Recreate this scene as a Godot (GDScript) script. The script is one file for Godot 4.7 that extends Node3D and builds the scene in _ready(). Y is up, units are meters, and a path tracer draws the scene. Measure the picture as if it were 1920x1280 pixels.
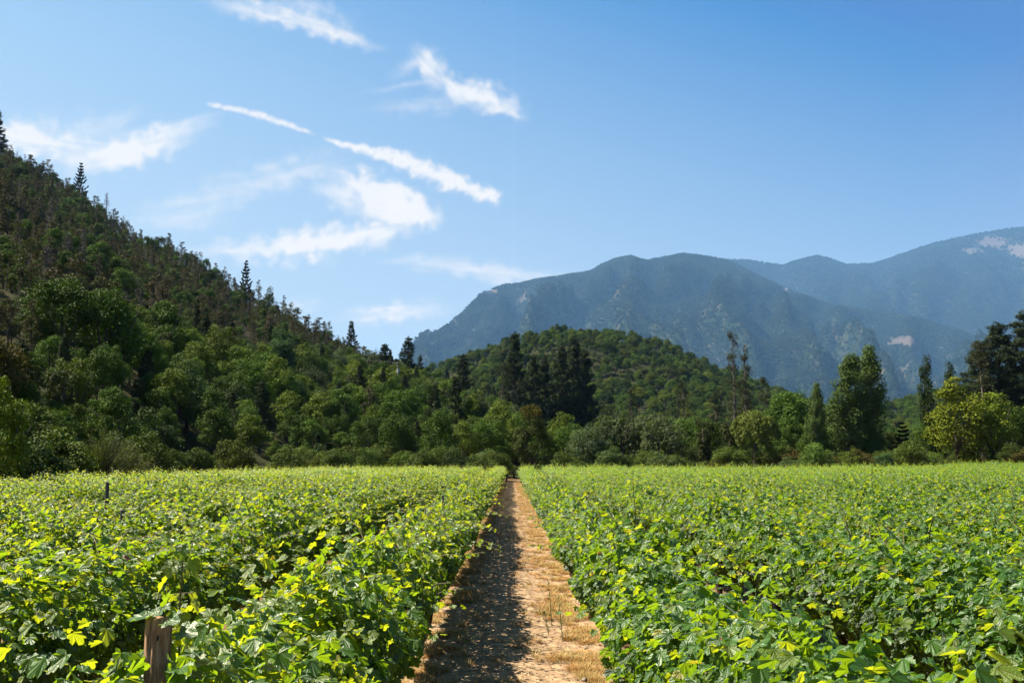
extends Node3D

# A vineyard in a valley: rows of vines either side of a dirt path, a wooded hillside to
# the left, a wooded knoll ahead and blue mountains behind. Metres, y up, the path runs to -z.
# d below is always the distance ahead of the camera (d = -z) and u = x / d a bearing.

const EYE := 2.2
const ROW := 2.25
const FIELD_END := 102.0
const HAZE := 0.000029
const TONE := 0.45  # all the base colours below are written for a lighter exposure
const EXPOSURE := 4.0

var rng := RandomNumberGenerator.new()
var noise_a := FastNoiseLite.new()
var noise_b := FastNoiseLite.new()
var noise_c := FastNoiseLite.new()
const AIR := Vector3(0.086, 0.182, 0.285)

var used := {}
var M := {}
var kinds := {}
var sun_dir := Vector3(-0.74, 0.98, -0.14).normalized()


func _ready() -> void:
	rng.seed = 7
	make_noise()
	make_camera()
	make_sky()
	make_sun()
	make_materials()
	make_terrain()
	make_path()
	make_species()
	make_mountain_woods()
	make_hill_woods()
	make_knoll_woods()
	make_specimens()
	make_vines()
	make_posts()
	make_ground_cover()


# ---------------------------------------------------------------- camera, sky, sun

func make_camera() -> void:
	var cam := Camera3D.new()
	cam.name = "camera"
	cam.position = Vector3(0, EYE, 0)
	cam.rotation_degrees = Vector3(6.87, 0, 0)
	cam.fov = 37.83
	cam.near = 0.05
	cam.far = 60000.0
	add_child(cam)


func make_sky() -> void:
	var env := Environment.new()
	env.background_mode = Environment.BG_SKY
	env.tonemap_mode = Environment.TONE_MAPPER_LINEAR
	env.tonemap_exposure = EXPOSURE
	env.sdfgi_enabled = true
	env.ssao_enabled = true
	env.ssil_enabled = true
	env.fog_enabled = true
	env.fog_density = HAZE
	env.fog_light_color = Color(0.525, 0.750, 1.0)
	var pano := PanoramaSkyMaterial.new()
	pano.panorama = ImageTexture.create_from_image(paint_sky())
	var sky := Sky.new()
	sky.sky_material = pano
	env.sky = sky
	var we := WorldEnvironment.new()
	we.name = "world"
	we.environment = env
	add_child(we)


func sky_color(az: float, el: float) -> Color:
	if el < 0.0:
		return Color(0.16, 0.17, 0.13)
	var deg := rad_to_deg(el)
	var g := maxf(0.5 + 0.5 * cos(az - atan2(sun_dir.x, -sun_dir.z)), 0.25)  # 1 on the sun's side
	var hor := Vector3(0.53, 0.76, 0.95) + Vector3(0.15, 0.10, 0.05) * (g - 0.585)
	var mid := Vector3(0.165, 0.41, 0.76) + Vector3(0.71, 0.80, 0.62) * (g - 0.585)
	mid = mid.max(Vector3(0.03, 0.17, 0.5))
	var zen := Vector3(0.02, 0.12, 0.42)
	var p := lerpf(0.95, 1.5, clampf((g - 0.40) / 0.35, 0.0, 1.4))
	var c := hor.lerp(mid, pow(clampf((deg - 2.0) / 24.0, 0.0, 1.0), p))
	if deg > 26.0:
		c = mid.lerp(zen, pow((deg - 26.0) / 64.0, 0.75))
	# brighter round the sun
	var dir := Vector3(sin(az) * cos(el), sin(el), -cos(az) * cos(el))
	c += Vector3(0.5, 0.48, 0.42) * pow(clampf(dir.dot(sun_dir), 0.0, 1.0), 24.0)
	# the haze in front adds its own light: what is left comes from above it
	c = above_haze(c, el)
	return Color(maxf(c.x, 0.008), maxf(c.y, 0.04), maxf(c.z, 0.1))


func above_haze(c: Vector3, el: float) -> Vector3:
	var through := exp(-HAZE * minf(4100.0 / maxf(sin(el), 0.01), 30000.0))
	return (c / EXPOSURE - AIR * (1.0 - through)) / through


func paint_sky() -> Image:
	var W := 512
	var H := 256
	var low := Image.create_empty(W, H, false, Image.FORMAT_RGBAF)
	for y in H:
		var el := (0.5 - (y + 0.5) / H) * PI
		for x in W:
			low.set_pixel(x, y, sky_color((x + 0.5) / W * TAU, el))
	low.resize(4096, 2048, Image.INTERPOLATE_CUBIC)
	# cirrus: soft fibrous ellipses, each [azimuth, elevation, half length, half width, tilt, density] in degrees
	var list: Array = [
		# wisp at the top
		[-13.6, 24.25, 3.6, 0.55, -9.0, 0.85], [-10.4, 23.6, 2.2, 0.42, -15.0, 0.75], [-12.2, 24.6, 2.6, 0.9, -14.0, 0.35],
		# hook-shaped plume
		[-4.9, 22.2, 1.2, 0.75, -52.0, 0.9], [-3.6, 21.1, 1.1, 0.5, -48.0, 0.95], [-1.9, 20.7, 1.9, 0.8, -14.0, 1.15], [-0.4, 20.1, 1.2, 0.55, -20.0, 0.8],
		[-5.2, 20.1, 3.4, 0.6, 6.0, 0.24], [-6.6, 21.1, 2.4, 0.16, 12.0, 0.3], [-5.9, 22.3, 1.3, 0.5, 25.0, 0.3],
		# wisps over the left hill
		[-26.3, 16.5, 4.2, 0.95, -2.0, 1.05], [-21.7, 16.4, 3.2, 0.80, 21.0, 1.3], [-19.9, 17.7, 2.8, 0.42, 22.0, 0.8], [-23.6, 17.5, 2.4, 0.7, 5.0, 0.28], [-22.2, 18.1, 1.2, 0.35, 30.0, 0.35],
		# bright lens and the trail below it
		[-7.9, 15.1, 2.3, 1.0, -17.0, 2.0], [-6.0, 14.4, 1.7, 0.75, -24.0, 1.9], [-7.0, 14.0, 2.4, 0.6, -6.0, 1.2], [-10.4, 15.0, 1.5, 0.7, -20.0, 0.5],
		[-11.4, 12.25, 3.8, 0.85, 8.0, 1.5], [-8.6, 12.9, 2.6, 0.6, 9.0, 1.0], [-14.8, 11.8, 3.4, 0.6, 6.0, 0.6],
		# faint fan left of the lens
		[-14.2, 15.7, 4.6, 0.9, 18.0, 0.38], [-17.8, 14.0, 3.0, 0.8, 14.0, 0.36], [-19.0, 13.0, 2.6, 0.6, 4.0, 0.3], [-12.0, 16.2, 3.0, 0.3, 8.0, 0.3],
		# low veils
		[-6.8, 8.45, 2.7, 0.55, 5.0, 0.85], [-2.0, 11.0, 4.2, 0.5, -4.0, 0.5], [0.6, 10.5, 3.0, 0.4, -3.0, 0.45], [-5.0, 11.5, 2.6, 0.35, 3.0, 0.3], [-12.5, 8.6, 1.6, 0.4, 10.0, 0.4],
	]
	var trails: Array = [[-17.4, 19.42, -14.6, 19.08, 0.10, 0.22, 1.1], [-14.6, 19.08, -11.8, 18.32, 0.22, 0.07, 1.1],
		[-10.85, 18.0, -7.0, 17.25, 0.09, 0.40, 1.4], [-7.0, 17.25, -4.3, 16.3, 0.42, 0.55, 1.5], [-4.3, 16.3, -0.9, 15.0, 0.58, 0.36, 1.5]]
	for t in trails:
		var n := int(ceil((t[2] - t[0]) / 0.22))
		for i in n:
			var f := (i + 0.5) / n
			list.append([lerpf(t[0], t[2], f), lerpf(t[1], t[3], f), 0.34, lerpf(t[4], t[5], f), rad_to_deg(atan2(t[3] - t[1], t[2] - t[0])), t[6] * 0.62, 1])
	var r := RandomNumberGenerator.new()
	r.seed = 31
	for i in 46:  # the same kind of sky goes on out of view
		var az := r.randf_range(35.0, 325.0)
		var el := r.randf_range(8.0, 55.0)
		for k in 3:
			list.append([az + r.randf_range(-5, 5), el + r.randf_range(-1.5, 1.5), r.randf_range(2, 5), r.randf_range(0.4, 1.1), r.randf_range(-20, 20), r.randf_range(0.3, 0.9)])
	var per := 4096.0 / 360.0
	for e in list:
		var a: float = deg_to_rad(e[4])
		var ca := cos(a)
		var sa := sin(a)
		var reach: float = maxf(e[2], e[3]) * 1.9
		var hl: float = e[2]
		var hw: float = e[3]
		var puffy: bool = e.size() > 6
		var y0 := int((90.0 - e[1] - reach) / 180.0 * 2048.0)
		var y1 := int((90.0 - e[1] + reach) / 180.0 * 2048.0)
		var x0 := int((e[0] - reach) * per)
		var x1 := int((e[0] + reach) * per)
		for y in range(maxi(y0, 0), mini(y1, 1023)):
			var el := 90.0 - (y + 0.5) / 2048.0 * 180.0
			var white := above_haze(Vector3(0.90, 0.94, 0.97), deg_to_rad(el))
			for x in range(x0, x1):
				var az := (x + 0.5) / per
				var dx: float = (az - e[0]) * cos(deg_to_rad(e[1]))
				var dy: float = el - e[1]
				var p := dx * ca + dy * sa
				var q := -dx * sa + dy * ca
				var warp := noise_c.get_noise_2d(az * 22.0, el * 22.0)
				var pp := (p + warp * hw * 0.5) / hl
				var qq := (q + noise_c.get_noise_2d(az * 16.0 + 90.0, el * 16.0) * hw * 0.9) / hw
				var rr := pp * pp + qq * qq
				if rr > 3.4:
					continue
				var fall := exp(-rr * 1.55)
				var f := 0.5
				if puffy:
					f = 0.62 + 0.75 * noise_c.get_noise_2d(az * 60.0, el * 60.0)
				else:
					var rough := 1.0 if e[5] < 1.15 else 0.55
					f = 0.5 + 0.5 * rough * noise_b.get_noise_2d(p * 5.0 + e[0] * 40.0 + warp * 2.0, q * 95.0) + 0.30 * rough * noise_c.get_noise_2d(p * 14.0, q * 110.0 + e[1] * 30.0)
				var dens := clampf(float(e[5]) * (fall * (0.20 + 1.55 * f) - 0.05), 0.0, 0.93)
				if dens <= 0.0:
					continue
				var xx := posmod(x, 4096)
				var c := low.get_pixel(xx, y)
				low.set_pixel(xx, y, Color(lerpf(c.r, white.x, dens), lerpf(c.g, white.y, dens), lerpf(c.b, white.z, dens)))
	return low


func make_sun() -> void:
	var sun := DirectionalLight3D.new()
	sun.name = "sun"
	sun.light_energy = 1.6
	sun.light_color = Color(1.0, 0.95, 0.86)
	sun.light_angular_distance = 0.53
	sun.shadow_enabled = true
	add_child(sun)
	sun.look_at_from_position(sun_dir * 100.0, Vector3.ZERO, Vector3.UP)


# ---------------------------------------------------------------- small helpers

func make_noise() -> void:
	noise_a.seed = 3
	noise_a.noise_type = FastNoiseLite.TYPE_SIMPLEX_SMOOTH
	noise_a.frequency = 1.0
	noise_a.fractal_octaves = 4
	noise_b.seed = 11
	noise_b.noise_type = FastNoiseLite.TYPE_SIMPLEX_SMOOTH
	noise_b.frequency = 0.02
	noise_b.fractal_octaves = 3
	noise_c.seed = 23
	noise_c.noise_type = FastNoiseLite.TYPE_SIMPLEX_SMOOTH
	noise_c.frequency = 0.05
	noise_c.fractal_octaves = 4


func lin(r: float, g: float, b: float) -> Color:
	return Color(r * TONE, g * TONE, b * TONE).linear_to_srgb()


func numbered(called: String) -> String:
	if not used.has(called):
		used[called] = 0
		return called
	used[called] += 1
	return "%s_%03d" % [called, used[called]]


func tag(o: Node3D, label: String, category: String = "", group: String = "", kind: String = "") -> void:
	if label:
		o.set_meta("label", label)
	if category:
		o.set_meta("category", category)
	if group:
		o.set_meta("group", group)
	if kind:
		o.set_meta("kind", kind)


func thing(called: String, label: String, category: String, at: Vector3, group: String = "") -> Node3D:
	var o := Node3D.new()
	o.name = numbered(called)
	add_child(o)
	o.position = at
	tag(o, label, category, group)
	return o


func part(called: String, mesh: Mesh, material: Material, parent: Node3D) -> MeshInstance3D:
	var o := MeshInstance3D.new()
	o.name = called if parent != self else numbered(called)
	o.mesh = mesh
	if material:
		o.material_override = material
	parent.add_child(o, true)
	return o


func lut(t: Array, x: float) -> float:
	if x <= t[0]:
		return t[1]
	for i in range(2, t.size(), 2):
		if x <= t[i]:
			return lerpf(t[i - 1], t[i + 1], (x - t[i - 2]) / (t[i] - t[i - 2]))
	return t[t.size() - 1]


func sm(a: float, b: float, x: float) -> float:
	return smoothstep(a, b, x)


func ordinal(n: int) -> String:
	return ["first", "second", "third", "fourth", "fifth", "sixth", "seventh", "eighth", "ninth", "tenth", "eleventh", "twelfth", "thirteenth", "fourteenth", "fifteenth", "sixteenth", "seventeenth", "eighteenth", "nineteenth", "twentieth"][clampi(n, 0, 19)]


class Leaves:
	var v := PackedVector3Array()
	var c := PackedColorArray()
	var idx := PackedInt32Array()

	func leaf(p: Vector3, n: Vector3, t: Vector3, l: float, w: float, col: Color) -> void:
		var s := t.cross(n).normalized() * (w * 0.5)
		var k := n * (w * 0.16)
		var a := t * (l * 0.5)
		var i := v.size()
		v.append(p - a)
		v.append(p + s + k)
		v.append(p + a)
		v.append(p - s + k)
		for j in 4:
			c.append(col)
		idx.append_array(PackedInt32Array([i, i + 1, i + 2, i, i + 2, i + 3]))

	func tube(pts: Array, radii: Array, sides: int, col: Color) -> void:
		var first := v.size()
		for i in pts.size():
			var along: Vector3 = (pts[mini(i + 1, pts.size() - 1)] - pts[maxi(i - 1, 0)]).normalized()
			var side := along.cross(Vector3(0.31, 0.12, 0.94)).normalized()
			var up := side.cross(along)
			for k in sides:
				var a := TAU * k / sides
				v.append(pts[i] + (side * cos(a) + up * sin(a)) * float(radii[i]))
				c.append(col)
		for i in pts.size() - 1:
			for k in sides:
				var a := first + i * sides + k
				var b := first + i * sides + (k + 1) % sides
				idx.append_array(PackedInt32Array([a, a + sides, b, b, a + sides, b + sides]))

	func commit(into: ArrayMesh = null, material: Material = null) -> ArrayMesh:
		var m := into if into else ArrayMesh.new()
		if v.is_empty():
			return m
		var arr := []
		arr.resize(Mesh.ARRAY_MAX)
		arr[Mesh.ARRAY_VERTEX] = v
		arr[Mesh.ARRAY_COLOR] = c
		arr[Mesh.ARRAY_INDEX] = idx
		m.add_surface_from_arrays(Mesh.PRIMITIVE_TRIANGLES, arr)
		if material:
			m.surface_set_material(m.get_surface_count() - 1, material)
		return m


func rdir(r: RandomNumberGenerator) -> Vector3:
	var z := r.randf_range(-1, 1)
	var a := r.randf() * TAU
	var s := sqrt(1 - z * z)
	return Vector3(cos(a) * s, z, sin(a) * s)


# ---------------------------------------------------------------- materials

func make_materials() -> void:
	var f := StandardMaterial3D.new()
	f.vertex_color_use_as_albedo = true
	f.vertex_color_is_srgb = true
	f.roughness = 0.6
	f.metallic_specular = 0.2
	f.backlight_enabled = true
	f.backlight = Color(0.60, 0.66, 0.28)
	f.cull_mode = BaseMaterial3D.CULL_DISABLED
	M.foliage = f
	var b := StandardMaterial3D.new()
	b.vertex_color_use_as_albedo = true
	b.vertex_color_is_srgb = true
	b.roughness = 0.9
	M.bark = b
	# vine leaves: mature, fresh, young, deep, yellowing, dry
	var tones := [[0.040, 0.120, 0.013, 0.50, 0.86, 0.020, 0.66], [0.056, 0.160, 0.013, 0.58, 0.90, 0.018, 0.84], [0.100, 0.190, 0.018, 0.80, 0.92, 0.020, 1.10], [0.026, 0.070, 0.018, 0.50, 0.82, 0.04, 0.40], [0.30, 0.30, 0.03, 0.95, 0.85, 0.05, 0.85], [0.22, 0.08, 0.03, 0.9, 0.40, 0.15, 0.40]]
	M.vine = []
	var veins := vein_texture()
	for t in tones:
		var m := StandardMaterial3D.new()
		m.albedo_color = lin(t[0], t[1], t[2])
		m.roughness = 0.40
		m.metallic_specular = 0.47
		m.backlight_enabled = true
		m.backlight = lin(t[3] * t[6], t[4] * t[6], t[5] * t[6])
		m.cull_mode = BaseMaterial3D.CULL_DISABLED
		m.heightmap_enabled = true
		m.heightmap_texture = veins
		m.heightmap_scale = 0.7
		M.vine.append(m)
	var cane := StandardMaterial3D.new()
	cane.albedo_color = lin(0.20, 0.15, 0.05)
	cane.roughness = 0.7
	M.cane = cane
	M.dirt = noisy_material([[0.0, 0.26, 0.16, 0.105], [0.40, 0.46, 0.31, 0.19], [0.60, 0.60, 0.42, 0.255], [0.8, 0.68, 0.51, 0.32], [1.0, 0.76, 0.63, 0.44]], 0.8, 41, 0.7)
	M.soil = noisy_material([[0.0, 0.15, 0.09, 0.05], [0.5, 0.27, 0.17, 0.09], [1.0, 0.36, 0.25, 0.13]], 0.5, 43, 1.0)
	M.wood = noisy_material([[0.0, 0.07, 0.035, 0.02], [0.3, 0.32, 0.18, 0.10], [0.6, 0.66, 0.41, 0.25], [1.0, 0.95, 0.70, 0.48]], 9.0, 47, 0.8, Vector3(1, 0.10, 1))
	M.vine_bark = noisy_material([[0.0, 0.035, 0.022, 0.015], [0.5, 0.09, 0.055, 0.035], [1.0, 0.17, 0.11, 0.07]], 14.0, 49, 0.6, Vector3(1, 0.2, 1))
	var steel := StandardMaterial3D.new()
	steel.albedo_color = lin(0.10, 0.095, 0.09)
	steel.roughness = 0.5
	steel.metallic = 0.6
	M.steel = steel
	var wire := StandardMaterial3D.new()
	wire.albedo_color = lin(0.42, 0.42, 0.42)
	wire.roughness = 0.35
	wire.metallic = 0.8
	M.wire = wire
	var land := StandardMaterial3D.new()
	land.vertex_color_use_as_albedo = true
	land.vertex_color_is_srgb = true
	land.roughness = 1.0
	land.metallic_specular = 0.15
	M.land = land
	M.stone = noisy_material([[0.0, 0.24, 0.19, 0.15], [1.0, 0.60, 0.52, 0.45]], 9.0, 53, 0.5)
	var dry := StandardMaterial3D.new()
	dry.vertex_color_use_as_albedo = true
	dry.vertex_color_is_srgb = true
	dry.roughness = 0.8
	dry.backlight_enabled = true
	dry.backlight = Color(0.62, 0.56, 0.42)
	M.dry = dry


func vein_texture() -> ImageTexture:
	var n := 128
	var im := Image.create_empty(n, n, false, Image.FORMAT_L8)
	for y in n:
		for x in n:
			var p := Vector2((x + 0.5) / n - 0.5, (y + 0.5) / n * 1.15 - 0.15)
			var h := 0.75 + 0.1 * noise_a.get_noise_2d(p.x * 14.0, p.y * 14.0)
			for a in [0.0, 0.62, -0.62, 1.35, -1.35]:
				var ax := Vector2(sin(a), cos(a))
				var along := p.dot(ax)
				if along > 0.0:
					h -= 0.5 * exp(-pow(absf(p.cross(ax)) / 0.018, 2.0))
					var rib := absf(fposmod(along * 9.0 - absf(p.cross(ax)) * 7.0, 1.0) - 0.5)
					h -= 0.10 * (1.0 - sm(0.0, 0.12, rib)) * (1.0 - sm(0.0, 0.22, absf(p.cross(ax))))
			im.set_pixel(x, y, Color(h, h, h))
	return ImageTexture.create_from_image(im)


func noisy_material(stops: Array, scale: float, s: int, bump: float, stretch := Vector3.ONE) -> StandardMaterial3D:
	var g := Gradient.new()
	var off := PackedFloat32Array()
	var col := PackedColorArray()
	for k in stops:
		off.append(k[0])
		col.append(lin(k[1], k[2], k[3]))
	g.offsets = off
	g.colors = col
	var n := FastNoiseLite.new()
	n.seed = s
	n.noise_type = FastNoiseLite.TYPE_SIMPLEX_SMOOTH
	n.frequency = 0.012
	n.fractal_octaves = 6
	n.fractal_gain = 0.62
	var t := NoiseTexture2D.new()
	t.width = 512
	t.height = 512
	t.seamless = true
	t.noise = n
	t.color_ramp = g
	var h := NoiseTexture2D.new()
	h.width = 512
	h.height = 512
	h.seamless = true
	h.noise = n
	var m := StandardMaterial3D.new()
	m.albedo_texture = t
	m.roughness = 0.95
	m.metallic_specular = 0.2
	m.uv1_triplanar = true
	m.uv1_world_triplanar = true
	m.uv1_scale = stretch * scale
	m.heightmap_enabled = true
	m.heightmap_texture = h
	m.heightmap_scale = bump
	return m


# ---------------------------------------------------------------- the lie of the land

const LEFT_SKYLINE := [-0.703, 0.3964, -0.617, 0.3618, -0.531, 0.3206, -0.488, 0.2990, -0.446, 0.2736, -0.417, 0.2484, -0.389, 0.2288, -0.344, 0.2121, -0.306, 0.1928, -0.272, 0.1707, -0.234, 0.1488, -0.195, 0.1281, -0.168, 0.1107, -0.141, 0.0972, -0.108, 0.0810, -0.065, 0.0640, -0.001, 0.035, 0.073, 0.0]
const LEFT_RIDGE := [-0.75, 600.0, -0.531, 520.0, -0.306, 440.0, -0.141, 350.0, -0.065, 320.0, 0.0, 300.0, 0.1, 290.0]
const LEFT_FOOT := [-0.75, 38.0, -0.531, 44.0, -0.4, 62.0, -0.28, 92.0, -0.2, 112.0, 0.0, 130.0, 0.1, 140.0]
const KNOLL_SKYLINE := [-0.20, 0.0, -0.167, 0.0344, -0.108, 0.0745, -0.060, 0.0977, -0.033, 0.1069, -0.006, 0.1161, 0.020, 0.1215, 0.042, 0.1248, 0.085, 0.1237, 0.128, 0.1204, 0.144, 0.1183, 0.160, 0.1107, 0.192, 0.0961, 0.235, 0.0799, 0.277, 0.0638, 0.320, 0.0478, 0.36, 0.048, 0.40, 0.058, 0.45, 0.068, 0.50, 0.082, 0.56, 0.094, 0.8, 0.10]
const FRONT_RANGE := [-0.24, 0.0, -0.193, 0.0344, -0.140, 0.0692, -0.109, 0.0988, -0.093, 0.1177, -0.071, 0.1313, -0.050, 0.1477, -0.039, 0.1614, -0.028, 0.1713, -0.009, 0.1779, 0.007, 0.1790, 0.021, 0.1828, 0.053, 0.1878, 0.080, 0.1922, 0.094, 0.2005, 0.108, 0.2060, 0.121, 0.2083, 0.138, 0.2033, 0.157, 0.2071, 0.176, 0.2105, 0.195, 0.2083, 0.217, 0.2044, 0.238, 0.1944, 0.265, 0.1806, 0.302, 0.1641, 0.345, 0.1532, 0.399, 0.1466, 0.452, 0.1313, 0.495, 0.1150, 0.558, 0.0934, 0.662, 0.0558, 0.9, 0.04]
const BACK_RANGE := [0.020, 0.1204, 0.129, 0.1806, 0.184, 0.1972, 0.217, 0.2038, 0.239, 0.2038, 0.260, 0.2005, 0.276, 0.1983, 0.293, 0.2038, 0.312, 0.2083, 0.326, 0.2044, 0.342, 0.1988, 0.369, 0.1999, 0.391, 0.2071, 0.413, 0.2149, 0.435, 0.2216, 0.474, 0.2305, 0.502, 0.2349, 0.524, 0.2377, 0.568, 0.2444, 0.678, 0.2528, 0.841, 0.2361]


func field_height(x: float, d: float) -> float:
	return 0.75 * sm(22.0, 62.0, x) * sm(55.0, 112.0, d) + 0.05 * noise_b.get_noise_2d(x * 2.0, d * 2.0)


func left_hill(x: float, d: float) -> float:
	if d < 25.0:
		return 0.0
	var u := clampf(x / d, -0.72, 0.12)
	var top := lut(LEFT_SKYLINE, u)
	var far := lut(LEFT_RIDGE, u)
	var foot := lut(LEFT_FOOT, u)
	var t := (d - foot) / (far - foot)
	if t <= 0.0 or top <= 0.0:
		return 0.0
	var h := top * far
	if t < 1.0:
		h *= pow(t, 1.12) + 0.05 * sin(t * PI) * noise_b.get_noise_2d(x * 0.5, d * 0.5)
	else:
		h *= maxf(0.0, 1.0 - pow(t - 1.0, 1.4))
	return maxf(h + 1.2 * noise_b.get_noise_2d(x * 1.4, d * 1.4) * minf(t * 4.0, 1.0), 0.0)


func knoll(x: float, d: float) -> float:
	if d < 300.0:
		return 0.0
	var u := clampf(x / d, -0.22, 0.7)
	var far := 820.0
	var t := (d - 330.0) / (far - 330.0)
	if t <= 0.0:
		return 0.0
	var h := lut(KNOLL_SKYLINE, u) * far
	if t < 1.0:
		h *= pow(t, 1.1) * (1.0 + 0.34 * sin(t * PI) * noise_b.get_noise_2d(x * 0.34, d * 0.2))
	else:
		h *= maxf(0.0, 1.0 - pow((t - 1.0) * 0.8, 1.5))
	return maxf(h, 0.0)


func ridged(x: float, y: float) -> float:
	return 1.0 - 2.0 * absf(noise_c.get_noise_2d(x, y))


func front_range(x: float, d: float) -> float:
	return 3.0 * front_relief(x / 3.0, d / 3.0)


func back_range(x: float, d: float) -> float:
	return 3.0 * back_relief(x / 3.0, d / 3.0)


func front_relief(x: float, d: float) -> float:
	var u := x / d
	if u < -0.25:
		return 0.0
	var far := lerpf(3900.0, 2900.0, sm(0.22, 0.60, u))
	var t := (d - far * 0.42) / (far * 0.58)
	if t <= 0.0:
		return 0.0
	var top := lut(FRONT_RANGE, u) * far
	var w := sin(minf(t, 1.0) * PI)
	if t < 1.0:
		var spur := ridged(u * 118.0 + 0.9 * noise_b.get_noise_2d(x * 0.02, d * 0.02) * 10.0, t * 11.0)
		var small := ridged(x * 0.055, d * 0.035)
		var h := top * pow(t, 1.18)
		h += w * (spur * 190.0 + small * 64.0 - 116.0)
		# cliffs that face away from the sun below the shoulder and under the second summit
		for k in [[-0.008, 0.030, 130.0, 0.66, 0.95], [0.100, 0.022, 100.0, 0.68, 0.94], [0.128, 0.034, 120.0, 0.64, 0.92], [0.190, 0.018, 100.0, 0.62, 0.86], [0.060, 0.022, 70.0, 0.60, 0.86], [0.235, 0.03, 60.0, 0.45, 0.75], [0.320, 0.03, 60.0, 0.4, 0.75]]:
			h -= float(k[2]) * sm(k[0], k[0] + 0.004, u) * (1.0 - sm(k[0] + 0.006, k[0] + k[1], u)) * sm(k[3], k[3] + 0.09, t) * (1.0 - sm(k[4] - 0.05, k[4], t))
		return h
	return top * maxf(0.0, 1.0 - pow((t - 1.0) * 1.2, 1.3))


func back_relief(x: float, d: float) -> float:
	var u := x / d
	if u < 0.02:
		return 0.0
	var far := 5300.0
	var t := (d - far * 0.5) / (far * 0.5)
	if t <= 0.0:
		return 0.0
	var top := lut(BACK_RANGE, u) * far * sm(0.02, 0.14, u)
	if t < 1.0:
		var w := sin(t * PI)
		var spur := ridged(u * 86.0 + 6.0 * noise_b.get_noise_2d(x * 0.02, d * 0.02) + 40.0, t * 9.0)
		return top * pow(t, 1.12) + w * (spur * 210.0 + ridged(x * 0.04, d * 0.03) * 50.0 - 120.0)
	return top * maxf(0.0, 1.0 - pow((t - 1.0) * 1.2, 1.3))


func ground_height(x: float, d: float) -> float:
	return maxf(field_height(x, d), maxf(left_hill(x, d), knoll(x, d)))


func sheet(x0: float, x1: float, d0: float, d1: float, step: float, height: Callable, shade: Callable) -> ArrayMesh:
	var nx := int((x1 - x0) / step)
	var nd := int((d1 - d0) / step)
	var hs := PackedFloat32Array()
	hs.resize((nx + 1) * (nd + 1))
	var v := PackedVector3Array()
	var n := PackedVector3Array()
	var c := PackedColorArray()
	var idx := PackedInt32Array()
	for j in nd + 1:
		for i in nx + 1:
			hs[j * (nx + 1) + i] = height.call(x0 + i * step, d0 + j * step)
	for j in nd + 1:
		for i in nx + 1:
			var h := hs[j * (nx + 1) + i]
			var hx := hs[j * (nx + 1) + mini(i + 1, nx)] - hs[j * (nx + 1) + maxi(i - 1, 0)]
			var hd := hs[mini(j + 1, nd) * (nx + 1) + i] - hs[maxi(j - 1, 0) * (nx + 1) + i]
			v.append(Vector3(x0 + i * step, h, -(d0 + j * step)))
			n.append(Vector3(-hx, 2 * step, hd).normalized())
			c.append(shade.call(x0 + i * step, d0 + j * step, h))
	for j in nd:
		for i in nx:
			var a := j * (nx + 1) + i
			var q := [a, a + 1, a + nx + 1, a + nx + 2]
			if hs[q[0]] < -1.5 and hs[q[1]] < -1.5 and hs[q[2]] < -1.5 and hs[q[3]] < -1.5:
				continue
			idx.append_array(PackedInt32Array([q[0], q[2], q[1], q[1], q[2], q[3]]))
	var arr := []
	arr.resize(Mesh.ARRAY_MAX)
	arr[Mesh.ARRAY_VERTEX] = v
	arr[Mesh.ARRAY_NORMAL] = n
	arr[Mesh.ARRAY_COLOR] = c
	arr[Mesh.ARRAY_INDEX] = idx
	var m := ArrayMesh.new()
	m.add_surface_from_arrays(Mesh.PRIMITIVE_TRIANGLES, arr)
	return m


func bare_rock(u: float, t: float) -> float:
	var k := 0.0
	for s in [[0.400, 0.121, 0.026, 0.0075], [0.383, 0.117, 0.010, 0.004], [0.366, 0.088, 0.016, 0.004], [0.278, 0.172, 0.006, 0.005], [-0.022, 0.1715, 0.012, 0.004], [0.012, 0.163, 0.01, 0.003], [0.492, 0.222, 0.030, 0.010], [0.520, 0.214, 0.020, 0.014], [0.470, 0.214, 0.020, 0.005]]:
		k = maxf(k, 1.0 - Vector2((u - s[0]) / s[2], (t - s[1]) / s[3]).length())
	return k


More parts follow.
